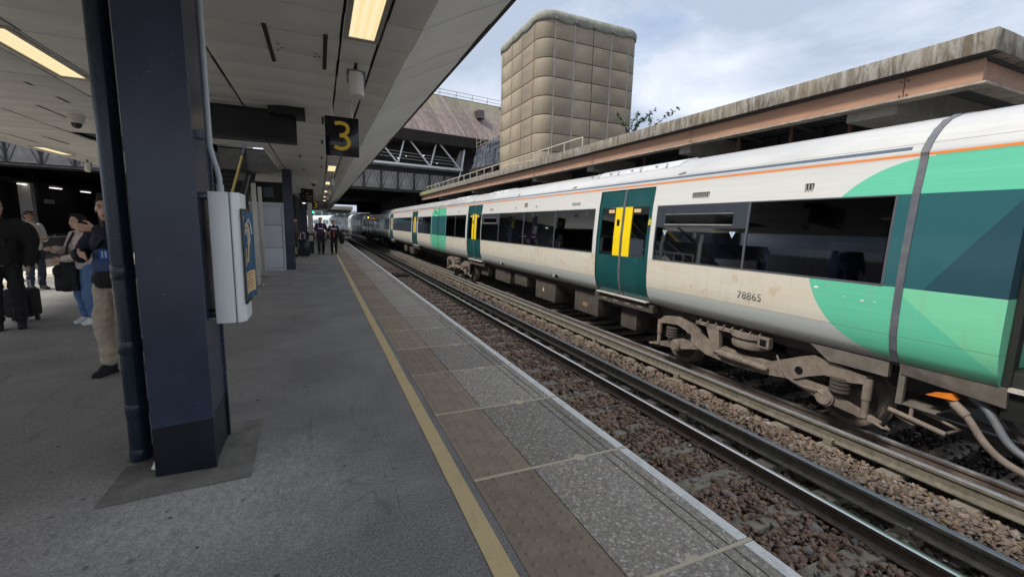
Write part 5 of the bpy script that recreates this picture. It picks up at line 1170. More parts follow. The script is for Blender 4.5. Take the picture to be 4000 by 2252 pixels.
mb = MB(); mb.box(RX0 + .242, RX1, RY0 + .21, RY0 + .25, 3.90, 4.235); mb.build('edge_beam', 'orange_beam', t)
mb = MB(); mb.box(RX0 + .02, RX0 + .20, RY0 + .02, RY1, 4.255, 4.268); mb.build('fascia_shade_strip', 'dark_wall', t)  # dark strip imitating the shadow line under the fascia
mb = MB(); mb.box(RX0 + .12, RX0 + .38, RY0 + .1, RY1, 3.862, 3.898); mb.box(RX0 + .381, RX1, RY0 + .1, RY0 + .38, 3.862, 3.898); mb.build('beam_flange', 'flange', t, bev=.006)
mb = MB()
for y in (4.42, 9.05, 13.6, 18.3, 22.9, 27.5, 32.1):
    for dy in (-.05, .05):
        for z in (3.95, 4.17): mb.tube([(RX0 + .202, y + dy, z), (RX0 + .185, y + dy, z)], .016, 8)
mb.build('beam_bolt', 'rail_rust', t)
for (y0, y1, m_) in ((4.55, 5.35, 'grey_beam'), (9.2, 9.6, 'grey_beam'), (13.8, 14.2, 'grey_beam'), (18.4, 18.8, 'grey_beam'), (27.3, 27.8, 'grey_beam'), (36, 36.4, 'grey_beam')): mb = MB(); mb.box(RX0 + .36, RX1, y0, y1, 3.70, 4.235); mb.build('cross_beam', m_, t)
rib = MB()
for y in np.arange(5.6, 30, .20): rib.box(RX0 + .4, RX1, y, y + .09, 4.16, 4.24)
o = rib.build('soffit_rib', 'dark_soffit', t); o['kind'] = 'stuff'
mb = MB(); mb.box(RX0 + 1.2, RX0 + 1.35, 3.5, 3.9, 4.05, 4.2); mb.box(RX0 + .9, RX0 + 2.0, 3.75, 3.95, 4.10, 4.14); mb.build('light_fitting', 'bridge_dark', t)
t_rc = t
t2 = empty('platform_building', (11.5, 24, 0), 'dark glazed platform building under the concrete canopy behind the train', 'building')
mb = MB(); mb.box(11.2, 15, 6.5, 42, 0, 4.15); mb.build('wall', 'dark_wall', t2)
for y in np.arange(6.9, 40, 1.16): mb = MB(); mb.box(11.1, 11.198, y, y + .07, 0, 4.1); mb.build('mullion', 'bridge_dark', t2)
mb = MB(); mb.box(11.08, 11.198, 6.5, 42, 3.62, 3.68); mb.build('transom', 'bridge_dark', t2)
mb = MB(); mb.box(9.0, 17.5, -3, 75, -1.3, 0); tag(mb.build('far_platform', 'asphalt'), kind='structure')
rust = basic('rusty_post', (0.12, 0.062, 0.04), 0.8)
for y in (5.55, 6.75, 8.1, 9.7, 11.6, 13.9, 16.6, 19.8, 23.5):
    mb = MB(); mb.bar((9.75, y, 3.2), (9.75, y, 4.235), .05, .05); mb.build('hanger_post', rust, t)
    mb = MB(); mb.bar((9.75, y, 4.02), (10.9, y + .25, 4.02), .05, .05); mb.build('hanger_arm', 'dark_soffit', t)
# parapet railing on the far canopy
t = empty('roof_railing', (RX0 + .25, 26, 4.575), 'cream tubular railing along the top of the concrete canopy', 'railing')
mb = MB(); mb.tube([(RX0 + .3, 21.5, 4.99), (RX0 + .3, 41, 4.99)], .028, 8); mb.build('top_rail', 'cream_rail', t, smooth=40)
mb = MB(); mb.tube([(RX0 + .3, 20.2, 4.99), (RX0 + .3, 14.5, 4.99)], .028, 8); mb.tube([(RX0 + .3, 20.2, 4.99), (RX0 + .3, 21.5, 4.99)], .028, 8); mb.build('top_rail', 'cream_rail', t, smooth=40)
for y in np.arange(14.5, 41, 1.35): mb = MB(); mb.tube([(RX0 + .3, y, 4.5), (RX0 + .3, y, 4.99)], .024, 8); mb.build('upright', 'cream_rail', t, smooth=40)
# shoots growing on the roof
def shoots(x, y, z, h, n, label, lean):
    t = empty('roof_plant', (x, y, z), label, 'plant', 'plants sprouting on the roof')
    r = random.Random(int(x * 100)); st = MB(); lf = MB()
    for i in range(n):
        a = r.uniform(0, 6.28); L = h * r.uniform(.6, 1); p = Vector((x + r.uniform(-.1, .1), y + r.uniform(-.1, .1), z)); d = Vector((math.cos(a) * .25 + lean, math.sin(a) * .25, 1)).normalized(); pts = [p.copy()]
        for k in range(9):
            p = p + d * L / 9; d = (d + Vector((lean * .25 + math.cos(a) * .07, math.sin(a) * .07, -.09))).normalized(); pts.append(p.copy())
        st.tube(pts, [.012 - .001 * k for k in range(len(pts))], 5)
        for q in pts[2:]:
            for _ in range(9):
                v = Vector((r.gauss(0, 1), r.gauss(0, 1), r.gauss(0, .7))).normalized(); s_ = r.uniform(.06, .12); w_ = v.cross(Vector((0, 0, 1))).normalized() * s_ * .35; m_ = q + v * s_ * .6
                lf.add([q, m_ + w_, q + v * s_ * 1.3, m_ - w_], [(0, 1, 2, 3)])
    st.build('stem', 'stem', t); lf.build('foliage', 'leaf', t, norm=False)
shoots(10.3, 12.2, 4.5, 1.75, 5, 'leafy green shoots sprouting from the roof edge, arching to the right', .25)
shoots(9.72, 12.4, 4.5, 1.35, 5, 'short leafy shoots on the roof right beside the tan tower', .0)

# ================================================================ TOWER
def tower():
    x0, x1, y0, y1, R0 = 12.62, 20.05, 25.0, 32.05, .95
    T = empty('service_tower', (16.3, 29, 0), 'tan panelled service tower with rounded corners rising behind the canopy', 'tower')
    rows = [14.15 - 1.115 * i for i in range(10)]
    segs = []   # outline pieces: list of list of (x, y)
    def cornerp(cx_, cy_, a0, a1, n=7): return [(cx_ + R0 * math.cos(rad(a0 + (a1 - a0) * i / n)), cy_ + R0 * math.sin(rad(a0 + (a1 - a0) * i / n))) for i in range(n + 1)]
    fw = (x1 - x0 - 2 * R0) / 4
    for i in range(4): segs.append([(x0 + R0 + fw * i, y0), (x0 + R0 + fw * (i + 1), y0)])
    segs.append(cornerp(x1 - R0, y0 + R0, -90, 0))
    sw = (y1 - y0 - 2 * R0) / 3
    for i in range(3): segs.append([(x1, y0 + R0 + sw * i), (x1, y0 + R0 + sw * (i + 1))])
    segs.append(cornerp(x1 - R0, y1 - R0, 0, 90))
    for i in range(4): segs.append([(x1 - R0 - fw * i, y1), (x1 - R0 - fw * (i + 1), y1)])
    segs.append(cornerp(x0 + R0, y1 - R0, 90, 180))
    for i in range(3): segs.append([(x0, y1 - R0 - sw * i), (x0, y1 - R0 - sw * (i + 1))])
    segs.append(cornerp(x0 + R0, y0 + R0, 180, 270))
    # core
    outl = [p for s_ in segs for p in s_[:-1]]
    cxm, cym = (x0 + x1) / 2, (y0 + y1) / 2
    mb = MB(); mb.prism([(cxm + (x - cxm) * .993, cym + (y - cym) * .993) for x, y in outl], 'z', 3.0, 14.3); mb.build('core', 'tower_joint', T)
    proto = {}
    for si, s_ in enumerate(segs):
        visible = si in (0, 1, 2, 3, 4) or si >= 13
        g = .022
        # trim both ends of the piece by the joint gap
        pts = [Vector(p) for p in s_]; L = sum((b - a).length for a, b in zip(pts, pts[1:]))
        a, b = pts[0], pts[-1]; pts[0] = a + (pts[1] - a).normalized() * g; pts[-1] = b + (pts[-2] - b).normalized() * g
        outp = []
        for i, p in enumerate(pts):
            tdir = (pts[min(i + 1, len(pts) - 1)] - pts[max(i - 1, 0)]).normalized(); outp.append(Vector((tdir.y, -tdir.x)))
        mb = MB(); Hh = 1.115; nP = len(pts)
        # pillowed face: inset ring proud of edge ring
        zs = [(g, 0), (g + .04, .018), (Hh - g - .04, .018), (Hh - g, 0)]
        if nP == 2:
            a, b = pts; nrm = outp[0]; d = (b - a).normalized()
            us = [(0, 0), (.05, 1), ((b - a).length - .05, 1), ((b - a).length, 0)]
        grid = []
        for zi_, (zv, pr_) in enumerate(zs):
            row = []
            if nP == 2:
                for ui, (uv, q) in enumerate(us):
                    p = a + d * uv + nrm * (.018 if (q and pr_) else 0.0); row.append((p.x, p.y, zv))
            else:
                for i, p in enumerate(pts):
                    pr2 = pr_ if 0 < i < nP - 1 else 0; q = p + outp[i] * pr2; row.append((q.x, q.y, zv))
            grid.append(row)
        W_ = len(grid[0]); vs = [v for r in grid for v in r]; fs = [(r * W_ + c, r * W_ + c + 1, (r + 1) * W_ + c + 1, (r + 1) * W_ + c) for r in range(3) for c in range(W_ - 1)]
        mb.add(vs, fs)
        for zt in rows:
            if zt - 1.115 < 3.2: continue
            if not visible and zt < 13: continue
            if si not in proto: o = mb.build('cladding_panel', 'tower', T, norm=False, smooth=28); proto[si] = o
            else: o = instance(proto[si], T)
            o.location = (0, 0, zt - 1.115)
    # rounded parapet cap with drooping scallops between the ribs
    ring = []; nR = 8
    for s_ in segs:
        m_ = 8
        if len(s_) == 2:
            a, b = Vector(s_[0]), Vector(s_[1]); nv = Vector(((b - a).y, -(b - a).x)).normalized()
            for q in range(m_): ring.append((a.lerp(b, q / m_), nv, -.13 * max(0, math.sin(math.pi * q / m_)) ** .5))
        else:
            cc = None; pts = [Vector(p) for p in s_]
            for q in range(len(pts) - 1):
                td = (pts[min(q + 1, len(pts) - 1)] - pts[max(q - 1, 0)]).normalized(); ring.append((pts[q], Vector((td.y, -td.x)), -.05 * math.sin(math.pi * q / (len(pts) - 1))))
    mb = MB(); n = len(ring)
    for k in range(nR + 2):
        for p, nv, dz in ring:
            if k == 0: off, z = .035, 14.10 + dz
            elif k == 1: off, z = .095, 14.13 + dz
            else:
                a = math.pi / 2 * (k - 1) / nR; off = .13 - .30 * (1 - math.cos(a)); z = 14.26 + .42 * math.sin(a)
            mb.v.append((p.x + nv.x * off, p.y + nv.y * off, z))
    for k in range(nR + 1):
        for i in range(n): mb.f.append([k * n + i, k * n + (i + 1) % n, (k + 1) * n + (i + 1) % n, (k + 1) * n + i]); mb.m.append(0)
    mb.f.append(list(range((nR + 1) * n, (nR + 2) * n))); mb.m.append(0); mb.f.append(list(range(n - 1, -1, -1))); mb.m.append(0)
    mb.build('parapet_cap', 'tower_cap', T, smooth=60)
    mb = MB()
    for i in range(5): x = x0 + R0 + fw * i; mb.bar((x, y0 - .125, 14.12), (x, y0 - .10, 14.40), .03, .03)
    mb.build('cap_rib', 'pale_joint', T)
    mb = MB(); 
    for i in range(1, 4, 2): x = x0 + R0 + fw * i; mb.box(x - .035, x + .035, y0 - .03, y0 + .03, 3, 14.15)
    for i in (0, 4): x = x0 + R0 + fw * i; mb.box(x - .025, x + .025, y0 - .02, y0 + .03, 3, 14.15)
    mb.build('joint_cover', 'pale_joint', T)
    mb = MB(); mb.tube([(15.7, 26.5, 14.4), (15.7, 26.5, 14.85), (15.7, 26.5, 14.95)], [.9, .9, .75], 20); mb.build('roof_cowl', 'tower_cap', T, smooth=40)
    # low railing at the foot
    t = empty('tower_railing', (12.5, 24.5, 4.6), 'low cream railing round the foot of the tan tower', 'railing')
    mb = MB(); mb.tube([(12.45, 30, 5.9), (12.45, 24.85, 5.75), (13.5, 24.6, 5.70), (15.5, 24.6, 5.6)], .03, 8); mb.build('top_rail', 'cream_rail', t)
    for p in ((12.45, 28.5), (12.45, 26.6), (12.45, 24.85), (13.5, 24.6), (14.6, 24.6)): mb = MB(); mb.tube([(p[0], p[1], 4.4), (p[0], p[1], 5.75)], .025, 8); mb.build('upright', 'cream_rail', t)
tower()

# ================================================================ OVERBRIDGE BUILDING (local frame, turned 9.5 degrees)
RZ = math.atan(.167)
OB = empty('station_overbridge', (10, 44, 0), 'dark station concourse spanning the tracks with brown mansard roof', 'building', None, RZ)
def ob(mb, name, mat, **k): return mb.build(name, mat, OB, local=True, **k)
mb = MB(); mb.box(-45, 4.1, .35, 36, 4.9, 5.0); ob(mb, 'deck', 'deck_under')
mb = MB(); mb.box(4.2, 45, 3, 36, 4.9, 5.0); ob(mb, 'deck', 'deck_under')
mb = MB(); mb.box(-45, 3.6, .40, 30, 5.01, 7.0); mb.box(3.9, 30, 6, 30, 5.01, 9.4); ob(mb, 'concourse_base', 'bridge_dark')
# chevron panels: each panel a slab with raised slanting ribs
def chev(x0, x1, nm):
    mb = MB(); mb.box(x0 + .03, x1 - .03, .22, .36, 4.93, 6.50); xm = (x0 + x1) / 2; wd = x1 - x0
    for k in range(0, 3):
        for sg in (-1, 1):
            # ribs form nested upward chevrons
            z0 = 4.95 + .0; 
            a = (xm + sg * (.12 + .28 * k if k >= 0 else .0), 6.45); b = (xm + sg * (.12 + .28 * k + .55), 4.98)
            a = (max(x0 + .05, min(x1 - .05, a[0])), a[1]); bx = b[0]; bz = b[1]
            if bx > x1 - .05 or bx < x0 + .05:
                lim = x1 - .05 if sg > 0 else x0 + .05
                if abs(a[0] - lim) < .02: continue
                tt = (lim - a[0]) / (bx - a[0]); bz = a[1] + (bz - a[1]) * tt; bx = lim
            mb.mi = 1; mb.bar((a[0], .21, a[1]), (bx, .21, bz), .035, .04, up=(0, 1, 0)); mb.mi = 0
    return mb
pitch = 1.61; cp = None
for i in range(-27, 6):
    x0 = -6.16 + pitch * i + pitch * 1
    if x0 > 1.9 or x0 < -36: continue
    if cp is None: cp = ob(chev(0, pitch, 'x'), 'chevron_panel', ['bridge_concrete', 'bridge_dark'], norm=False); o = cp
    else: o = cp.copy(); COL.objects.link(o)
    o.location = (x0, 0, RND.uniform(-.01, .01))
for i in range(-24, 7):
    if -6.16 + pitch * i < 3.6: mb = MB(); mb.box(-6.16 + pitch * i - .07, -6.16 + pitch * i + .07, .14, .24, 4.9, 6.5); ob(mb, 'panel_post', 'bridge_dark')
mb = MB(); mb.box(-45, 3.6, .10, .45, 4.62, 4.88); ob(mb, 'soffit_beam', 'bridge_dark')
mb = MB()
for i in range(-40, 8): mb.tube([(-6.4 + .86 * i, .05, 4.74), (-6.2 + .86 * i, .05, 4.74)], .06, 8)
ob(mb, 'pipe_clip', 'grey_beam')
mb = MB(); mb.tube([(-45, .0, 4.74), (3.5, .0, 4.74)], .05, 8); ob(mb, 'service_pipe', 'dark_dust')
# gantry truss
mb = MB(); mb.box(-8.0, 3.75, -.35, -.12, 7.13, 7.33); ob(mb, 'truss_chord', 'truss_white')
def diag(a, b, w_=.15): mb = MB(); mb.tube([(a[0], -.22, a[1]), (b[0], -.22, b[1])], w_ / 2, 8); ob(mb, 'truss_brace', 'truss_white', smooth=40)
P5 = 3.27
for i in range(-2, 2):
    o_ = P5 * i
    if .13 + o_ > 3: continue
    diag((-1.80 + o_, 9.45), (.13 + o_, 7.35)); diag((.81 + o_, 9.43), (.24 + o_, 7.36)) if o_ <= 0 else None
diag((1.26, 9.50), (3.45, 7.34)); diag((3.95, 9.27), (3.66, 7.3), .2); diag((3.66, 7.3), (3.3, 6.2), .12)
mb = MB()
for z0, z1 in ((8.38, 8.30), (8.10, 8.02), (7.80, 7.71)): mb.tube([(-8, .1, z0 + .25), (-1.83, .1, z0), (3.0, .1, z1)], .035, 6)
ob(mb, 'guard_rail', 'vent_metal')
mb = MB(); mb.box(-8.0, 3.6, .0, 2.6, 7.0, 7.125); mb.mi = 1; mb.box(-8, 3.6, 2.6, 2.7, 7.126, 9.4); ob(mb, 'gallery_floor', ['bridge_concrete', 'bridge_dark'])
mb = MB(); mb.hexa([(2.85, -.02, 7.4), (3.75, -.02, 7.4), (3.75, .02, 7.4), (2.85, .02, 7.4)], [(3.55, -.02, 9.15), (3.9, -.02, 9.15), (3.9, .02, 9.15), (3.55, .02, 9.15)]); ob(mb, 'end_panel', 'grey_beam')
mb = MB(); mb.box(1.6, 2.4, 1.0, 2.0, 6.55, 6.60); mb.box(-2.2, -1.2, .6, .8, 6.80, 6.84); ob(mb, 'strip_light', 'white_lamp')
mb = MB()
for (x, z, r) in ((.25, 8.55, .10), (.0, 8.6, .05), (1.7, 7.9, .06), (-1.6, 8.3, .07), (-2.4, 8.0, .11)): mb.ell((x, 1.6, z), (r, r * .6, r * .6), 8, 6)
ob(mb, 'gallery_lamp', 'white_lamp')
# dark fascia and mansard
for i in range(-9, 8):
    x0 = -6.2 + 1.63 * i; x1 = min(x0 + 1.61, 5.0)
    if x0 > 4.4: break
    mb = MB(); mb.hexa([(x0, -.75, 9.47), (x1, -.75, 9.47), (x1, 2.6, 9.40), (x0, 2.6, 9.40)], [(x0, -1.15, 10.36), (x1, -1.15, 10.36), (x1, 2.6, 10.36), (x0, 2.6, 10.36)]); ob(mb, 'fascia_panel', 'fascia_brown')
mb = MB(); mb.hexa([(-22, -1.22, 10.365), (5.4, -1.22, 10.365), (5.4, -.9, 10.365), (-22, -.9, 10.365)], [(-22, -1.2, 10.45), (5.4, -1.2, 10.45), (5.4, -.9, 10.48), (-22, -.9, 10.48)]); ob(mb, 'gutter_flashing', 'flashing')
ms = None
for i in range(-16, 9):
    mb = MB(); wd = 1.30
    x0 = 0
    A = [(x0, 0, 0), (x0 + wd * .5, 0, 0), (x0 + wd * .5, .05, 0), (x0 + wd * .98, .05, 0)]
    dx, dy, dz = 1.25, 3.0, 4.32
    if ms is None:
        lo_ = [(0, -.03, 0), (.06, -.09, 0), (.62, -.09, 0), (.68, -.02, 0), (1.28, -.02, 0)]
        vs = [(x, y - 1.0, 10.45) for x, y, z in lo_] + [(x + dx * -1, y + dy - 1.0, 10.45 + dz) for x, y, z in lo_]
        mb.add(vs, [(k, k + 1, k + 6, k + 5) for k in range(4)]); ms = ob(mb, 'mansard_sheet', 'mansard', norm=False); o = ms
    else: o = ms.copy(); COL.objects.link(o)
    o.location = (-5.0 + 1.285 * i + 4, 0, 0); o['_'] = 1; del o['_']
mb = MB(); mb.hexa([(-22, 2.02, 14.70), (12, 2.02, 14.70), (12, 20, 14.70), (-22, 20, 14.70)], [(-22, 1.98, 14.86), (12, 1.98, 14.86), (12, 20, 14.86), (-22, 20, 14.86)]); mb.box(-22, 12, 2.2, 20, 10.4, 14.6); ob(mb, 'roof', 'mansard')
mb = MB(); mb.bar((2.2, 1.95, 14.80), (3.55, -1.02, 10.48), .36, .05, up=(0, -1, .7)); ob(mb, 'pale_cover_strip', 'flashing')
mb = MB(); c = (6.05, .55, 13.1); mb.box(5.72, 6.42, .05, 1.1, 12.75, 13.60); v_ = ob(mb, 'roof_vent', 'fascia_brown')
for i in range(4): mb = MB(); mb.box(5.74, 6.40, .0, .06, 12.82 + i * .19, 12.92 + i * .19); mb.build('louvre', 'flashing', v_, local=True)
mb = MB(); mb.tube([(-12, 2.2, 15.55), (12, 2.2, 15.55)], .03, 6); mb.tube([(-12, 2.2, 15.2), (12, 2.2, 15.2)], .03, 6)
for x in np.arange(-11, 12, 1.9): mb.tube([(x, 2.2, 14.8), (x, 2.2, 15.55)], .03, 6); mb.tube([(x, 2.2, 15.2), (x - .4, 2.6, 14.85)], .02, 6)
ob(mb, 'ridge_railing', 'vent_metal')
# columns below
for x in (-30, -22, -14, 5.6, 12):
    for y in (8, 18): mb = MB(); mb.box(x, x + .5, y, y + .5, -1, 4.9); ob(mb, 'column', 'bridge_dark')
# sheeted link between the truss and the tower, with its railing
t = empty('sheeted_walkway', (14, 40, 7), 'walkway wrapped in creased dark plastic sheeting beside the tower', 'walkway')
A, B_ = (14.35, 43.2, 7.30), (14.9, 43.2, 9.28); C_, D_ = (13.75, 33.5, 6.72), (13.75, 33.5, 9.02)
mb = MB(); N_ = 10; rr = random.Random(4); g_ = []
for j in range(N_ + 1):
    for i in range(N_ + 1):
        u, v = i / N_, j / N_; p = (Vector(A) * (1 - u) + Vector(C_) * u) * (1 - v) + (Vector(B_) * (1 - u) + Vector(D_) * u) * v
        g_.append(p + Vector((rr.uniform(-.06, .06), 0, 0)))
mb.add(g_, [(j * 11 + i, j * 11 + i + 1, (j + 1) * 11 + i + 1, (j + 1) * 11 + i) for j in range(N_) for i in range(N_)]); mb.build('sheeting', 'sheet', t, norm=False)
mb = MB(); mb.hexa([(14.6, 43.2, 7.0), (16.5, 43.2, 7.0), (16.5, 43.2, 9.2), (15.1, 43.2, 9.2)], [(14.0, 33.5, 6.5), (16, 33.5, 6.5), (16, 33.5, 8.9), (14.0, 33.5, 8.9)]); mb.build('walkway_body', 'bridge_dark', t)
mb = MB(); mb.bar((14.2, 43.3, 7.1), (13.7, 33.5, 6.6), .15, .25); mb.bar((14.1, 43, 6.9), (13.9, 38, 6.2), .1, .12); mb.bar((13.9, 38, 6.2), (13.8, 34, 6.6), .1, .12); mb.build('edge_beam', 'fascia_brown', t)
mb = MB(); a0, b0 = Vector((14.85, 43.2, 9.42)), Vector((13.75, 33.6, 9.12))
for h in (0, .38, .85): 
    mb.tube([a0 + Vector((0, 0, h)), a0 * .5 + b0 * .5 + Vector((.15, 0, h * 1.0)), b0 + Vector((0, 0, h))], .028, 6)
for k in range(7): p = a0.lerp(b0, k / 6) + Vector((.15 * (1 - abs(k - 3) / 3), 0, 0)); mb.tube([p, p + Vector((0, 0, .85))], .024, 6)
mb.build('railing', 'cream_rail', t)

# ================================================================ LEFT BACKGROUND, FAR END
t = empty('left_platform_building', (-21, 48, 0), 'dark platform building with cream pillars beyond the left tracks', 'building')
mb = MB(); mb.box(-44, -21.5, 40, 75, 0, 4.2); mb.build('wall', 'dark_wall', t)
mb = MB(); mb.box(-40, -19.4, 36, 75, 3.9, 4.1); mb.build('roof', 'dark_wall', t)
for y in (45.0, 57.5): mb = MB(); mb.box(-20.5, -19.8, y, y + .5, 0, 3.9); mb.build('pillar', 'cream_board', t)
mb = MB()
for y in (44.2, 48.4, 53.5): mb.box(-20.15, -19.95, y, y + 1.5, 3.76, 3.82)
mb.build('strip_light', 'white_lamp', t)
mb = MB(); mb.box(-21.45, -21.4, 50.5, 52, 2.55, 2.9); mb.build('notice', 'panel_grey', t)
mb = MB(); mb.box(-21.5, -17.5, 36, 78, -1.3, 0); tag(mb.build('left_platform', 'platform_side'), kind='structure')
mb = MB(); mb.box(-17.9, -17.5, 36, 78, .001, .02); mb.build('white_edge', 'pale_coping', None); bpy.data.objects['white_edge']['kind'] = 'structure'
# added beam, block and side wall darken the overbridge underside; then the end wall
mb = MB(); mb.box(.9, 5.6, 75.4, 75.9, 4.37, 4.89); mb.box(5.601, 9.29, 75.4, 75.9, 3.2, 4.89); tag(mb.build('gap_closing_beam', 'dark_wall'), 'added dark beam closing the bright gap above the tracks at the far end of the overbridge', 'beam')  # added to shut out the bright gap above the carriages
mb = MB(); mb.box(-5.6, -1.35, 31, 58, 0, 3.22); tag(mb.build('added_dark_block', 'dark_wall'), 'added dark block for the dark structures on the platform beyond the notice board', 'building')  # added block for dark structures here; also dims reflections in the train windows
mb = MB(); mb.box(9.3, 9.5, 47, 76, -1.3, 4.85); tag(mb.build('added_side_wall', 'dark_wall'), 'added dark side wall beside the train, darkening the space beneath the overbridge', 'wall')  # added wall that keeps the space behind the train dark
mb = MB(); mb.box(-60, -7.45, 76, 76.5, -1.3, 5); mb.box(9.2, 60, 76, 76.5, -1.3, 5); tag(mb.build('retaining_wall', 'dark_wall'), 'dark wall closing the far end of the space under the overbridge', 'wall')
# far canopy and the distant white train and building
t = empty('distant_canopy', (2.8, 80, 3), 'distant cream canopy with an orange stripe beyond the overbridge', 'canopy')
mb = MB(); mb.box(.45, 5.4, 82, 100, 3.75, 4.35); mb.build('roof_edge', 'far_cream', t); mb = MB(); mb.box(3.2, 5.42, 81.95, 100, 3.95, 4.05); mb.build('stripe', 'orange_beam', t); mb = MB(); mb.box(.6, 5.2, 82.3, 99, 3.4, 3.745); mb.build('soffit', 'dark_soffit', t)
def far_train(loc, rz, label):
    t = empty('distant_carriage', loc, label, 'train carriage', 'distant white train', rz)
    pr = [(-1.2, .2), (-1.38, .6), (-1.4, 1.1), (-1.36, 2.1), (-1.3, 2.5), (-1.0, 2.85), (-.5, 3.0), (.5, 3.0), (1.0, 2.85), (1.3, 2.5), (1.36, 2.1), (1.4, 1.1), (1.38, .6), (1.2, .2)]
    mb = MB(); mb.prism(pr, 'y', 0, 20); mb.build('body', 'far_white', t, local=True, smooth=40)
    for y0 in (1.0, 4.2, 7.4, 12.6, 15.8): mb = MB(); mb.box(-1.415, -1.36, y0, y0 + 2.8, 1.1, 1.95); mb.build('window', 'far_window', t, local=True)
    for y0 in (5.6, 13.9):
        pass
    for y0 in (3.9, 10.6, 11.4): mb = MB(); mb.box(-1.418, -1.36, y0, y0 + .14, .3, 2.3); mb.build('door', 'teal', t, local=True)
    mb = MB(); mb.box(-1.36, 1.36, -.25, -.01, .3, 2.6); mb.build('gangway', 'bellows', t, local=True)
    mb = MB(); mb.box(-1.3, 1.3, .5, 19.5, -.4, .2); mb.build('underframe', 'dark_dust', t, local=True)
far_train((7.2, 69.4, 0), rad(5.5), 'distant carriage curving left out from under the overbridge'); far_train((5.27, 89.5, 0), rad(10), 'white carriage of the distant train beyond the couple'); far_train((1.78, 109.4, 0), rad(15), 'farthest white carriage of the distant curving train')
t = empty('distant_building', (-1, 150, 0), 'pale building with a row of windows beyond the distant train', 'building')
mb = MB(); mb.box(-30, 22, 150, 152, -1, 5.2); mb.build('wall', 'far_white', t)
for x in np.arange(-10, 14, 2.2): mb = MB(); mb.box(x, x + 1.7, 149.93, 149.99, 2.6, 4.6); mb.build('window', 'far_window', t)
mb = MB(); mb.box(-90, 60, 170, 172, -1.3, 3); tag(mb.build('distant_bank', 'earth'), kind='structure')
# signals
t = empty('green_signal', (-1.0, 79, 0), 'small green signal light beside the cream notice board', 'signal light'); mb = MB(); mb.box(-1.25, -.95, 79, 79.2, 2.7, 3.6); mb.build('housing', 'black', t); mb = MB(); mb.ell((-.98, 78.95, 3.12), (.15, .06, .18), 10, 8); mb.build('lamp', 'green_lamp', t); mb = MB(); mb.box(-1.12, -1.04, 79.05, 79.12, -1, 2.7); mb.build('post', 'black', t)
t = empty('amber_signal', (8.1, 84.0, 0), 'tiny amber light glowing in the dark under the overbridge', 'signal light'); mb = MB(); mb.ell((5.55, 57, 2.24), (.07, .05, .09), 10, 8); mb.build('lamp', 'amber_lamp', t); mb = MB(); mb.box(5.42, 5.68, 57.06, 57.3, 2.05, 2.5); mb.build('housing', 'black', t); mb = MB(); mb.box(5.52, 5.58, 57.1, 57.16, -1, 2.05); mb.build('post', 'black', t)

# ================================================================ PEOPLE
DG = None
def voxel(mb, name, mat, parent, vox, smooth_it=3, disp=0.0, dscale=.12, dec=1.0):
    me = bpy.data.meshes.new(name); me.from_pydata(mb.v, [], mb.f); me.validate()
    bm = bmesh.new(); bm.from_mesh(me); bmesh.ops.recalc_face_normals(bm, faces=bm.faces); bm.to_mesh(me); bm.free()
    o = bpy.data.objects.new(name, me); COL.objects.link(o)
    r = o.modifiers.new('r', 'REMESH'); r.mode = 'VOXEL'; r.voxel_size = vox
    s_ = o.modifiers.new('s', 'SMOOTH'); s_.factor = .5; s_.iterations = smooth_it
    if disp:
        tx = bpy.data.textures.new(name + '_fold', 'CLOUDS'); tx.noise_scale = dscale; d = o.modifiers.new('d', 'DISPLACE'); d.texture = tx; d.strength = disp; d.mid_level = .5
    if dec < 1: q = o.modifiers.new('q', 'DECIMATE'); q.ratio = dec
    bpy.context.view_layer.update()
    m2 = bpy.data.meshes.new_from_object(o.evaluated_get(bpy.context.evaluated_depsgraph_get())); m2.name = name
    o.modifiers.clear(); o.data = m2; m2.materials.clear(); m2.materials.append(M[mat])
    m2.polygons.foreach_set('use_smooth', [True] * len(m2.polygons))
    attach(o, parent, True); return o

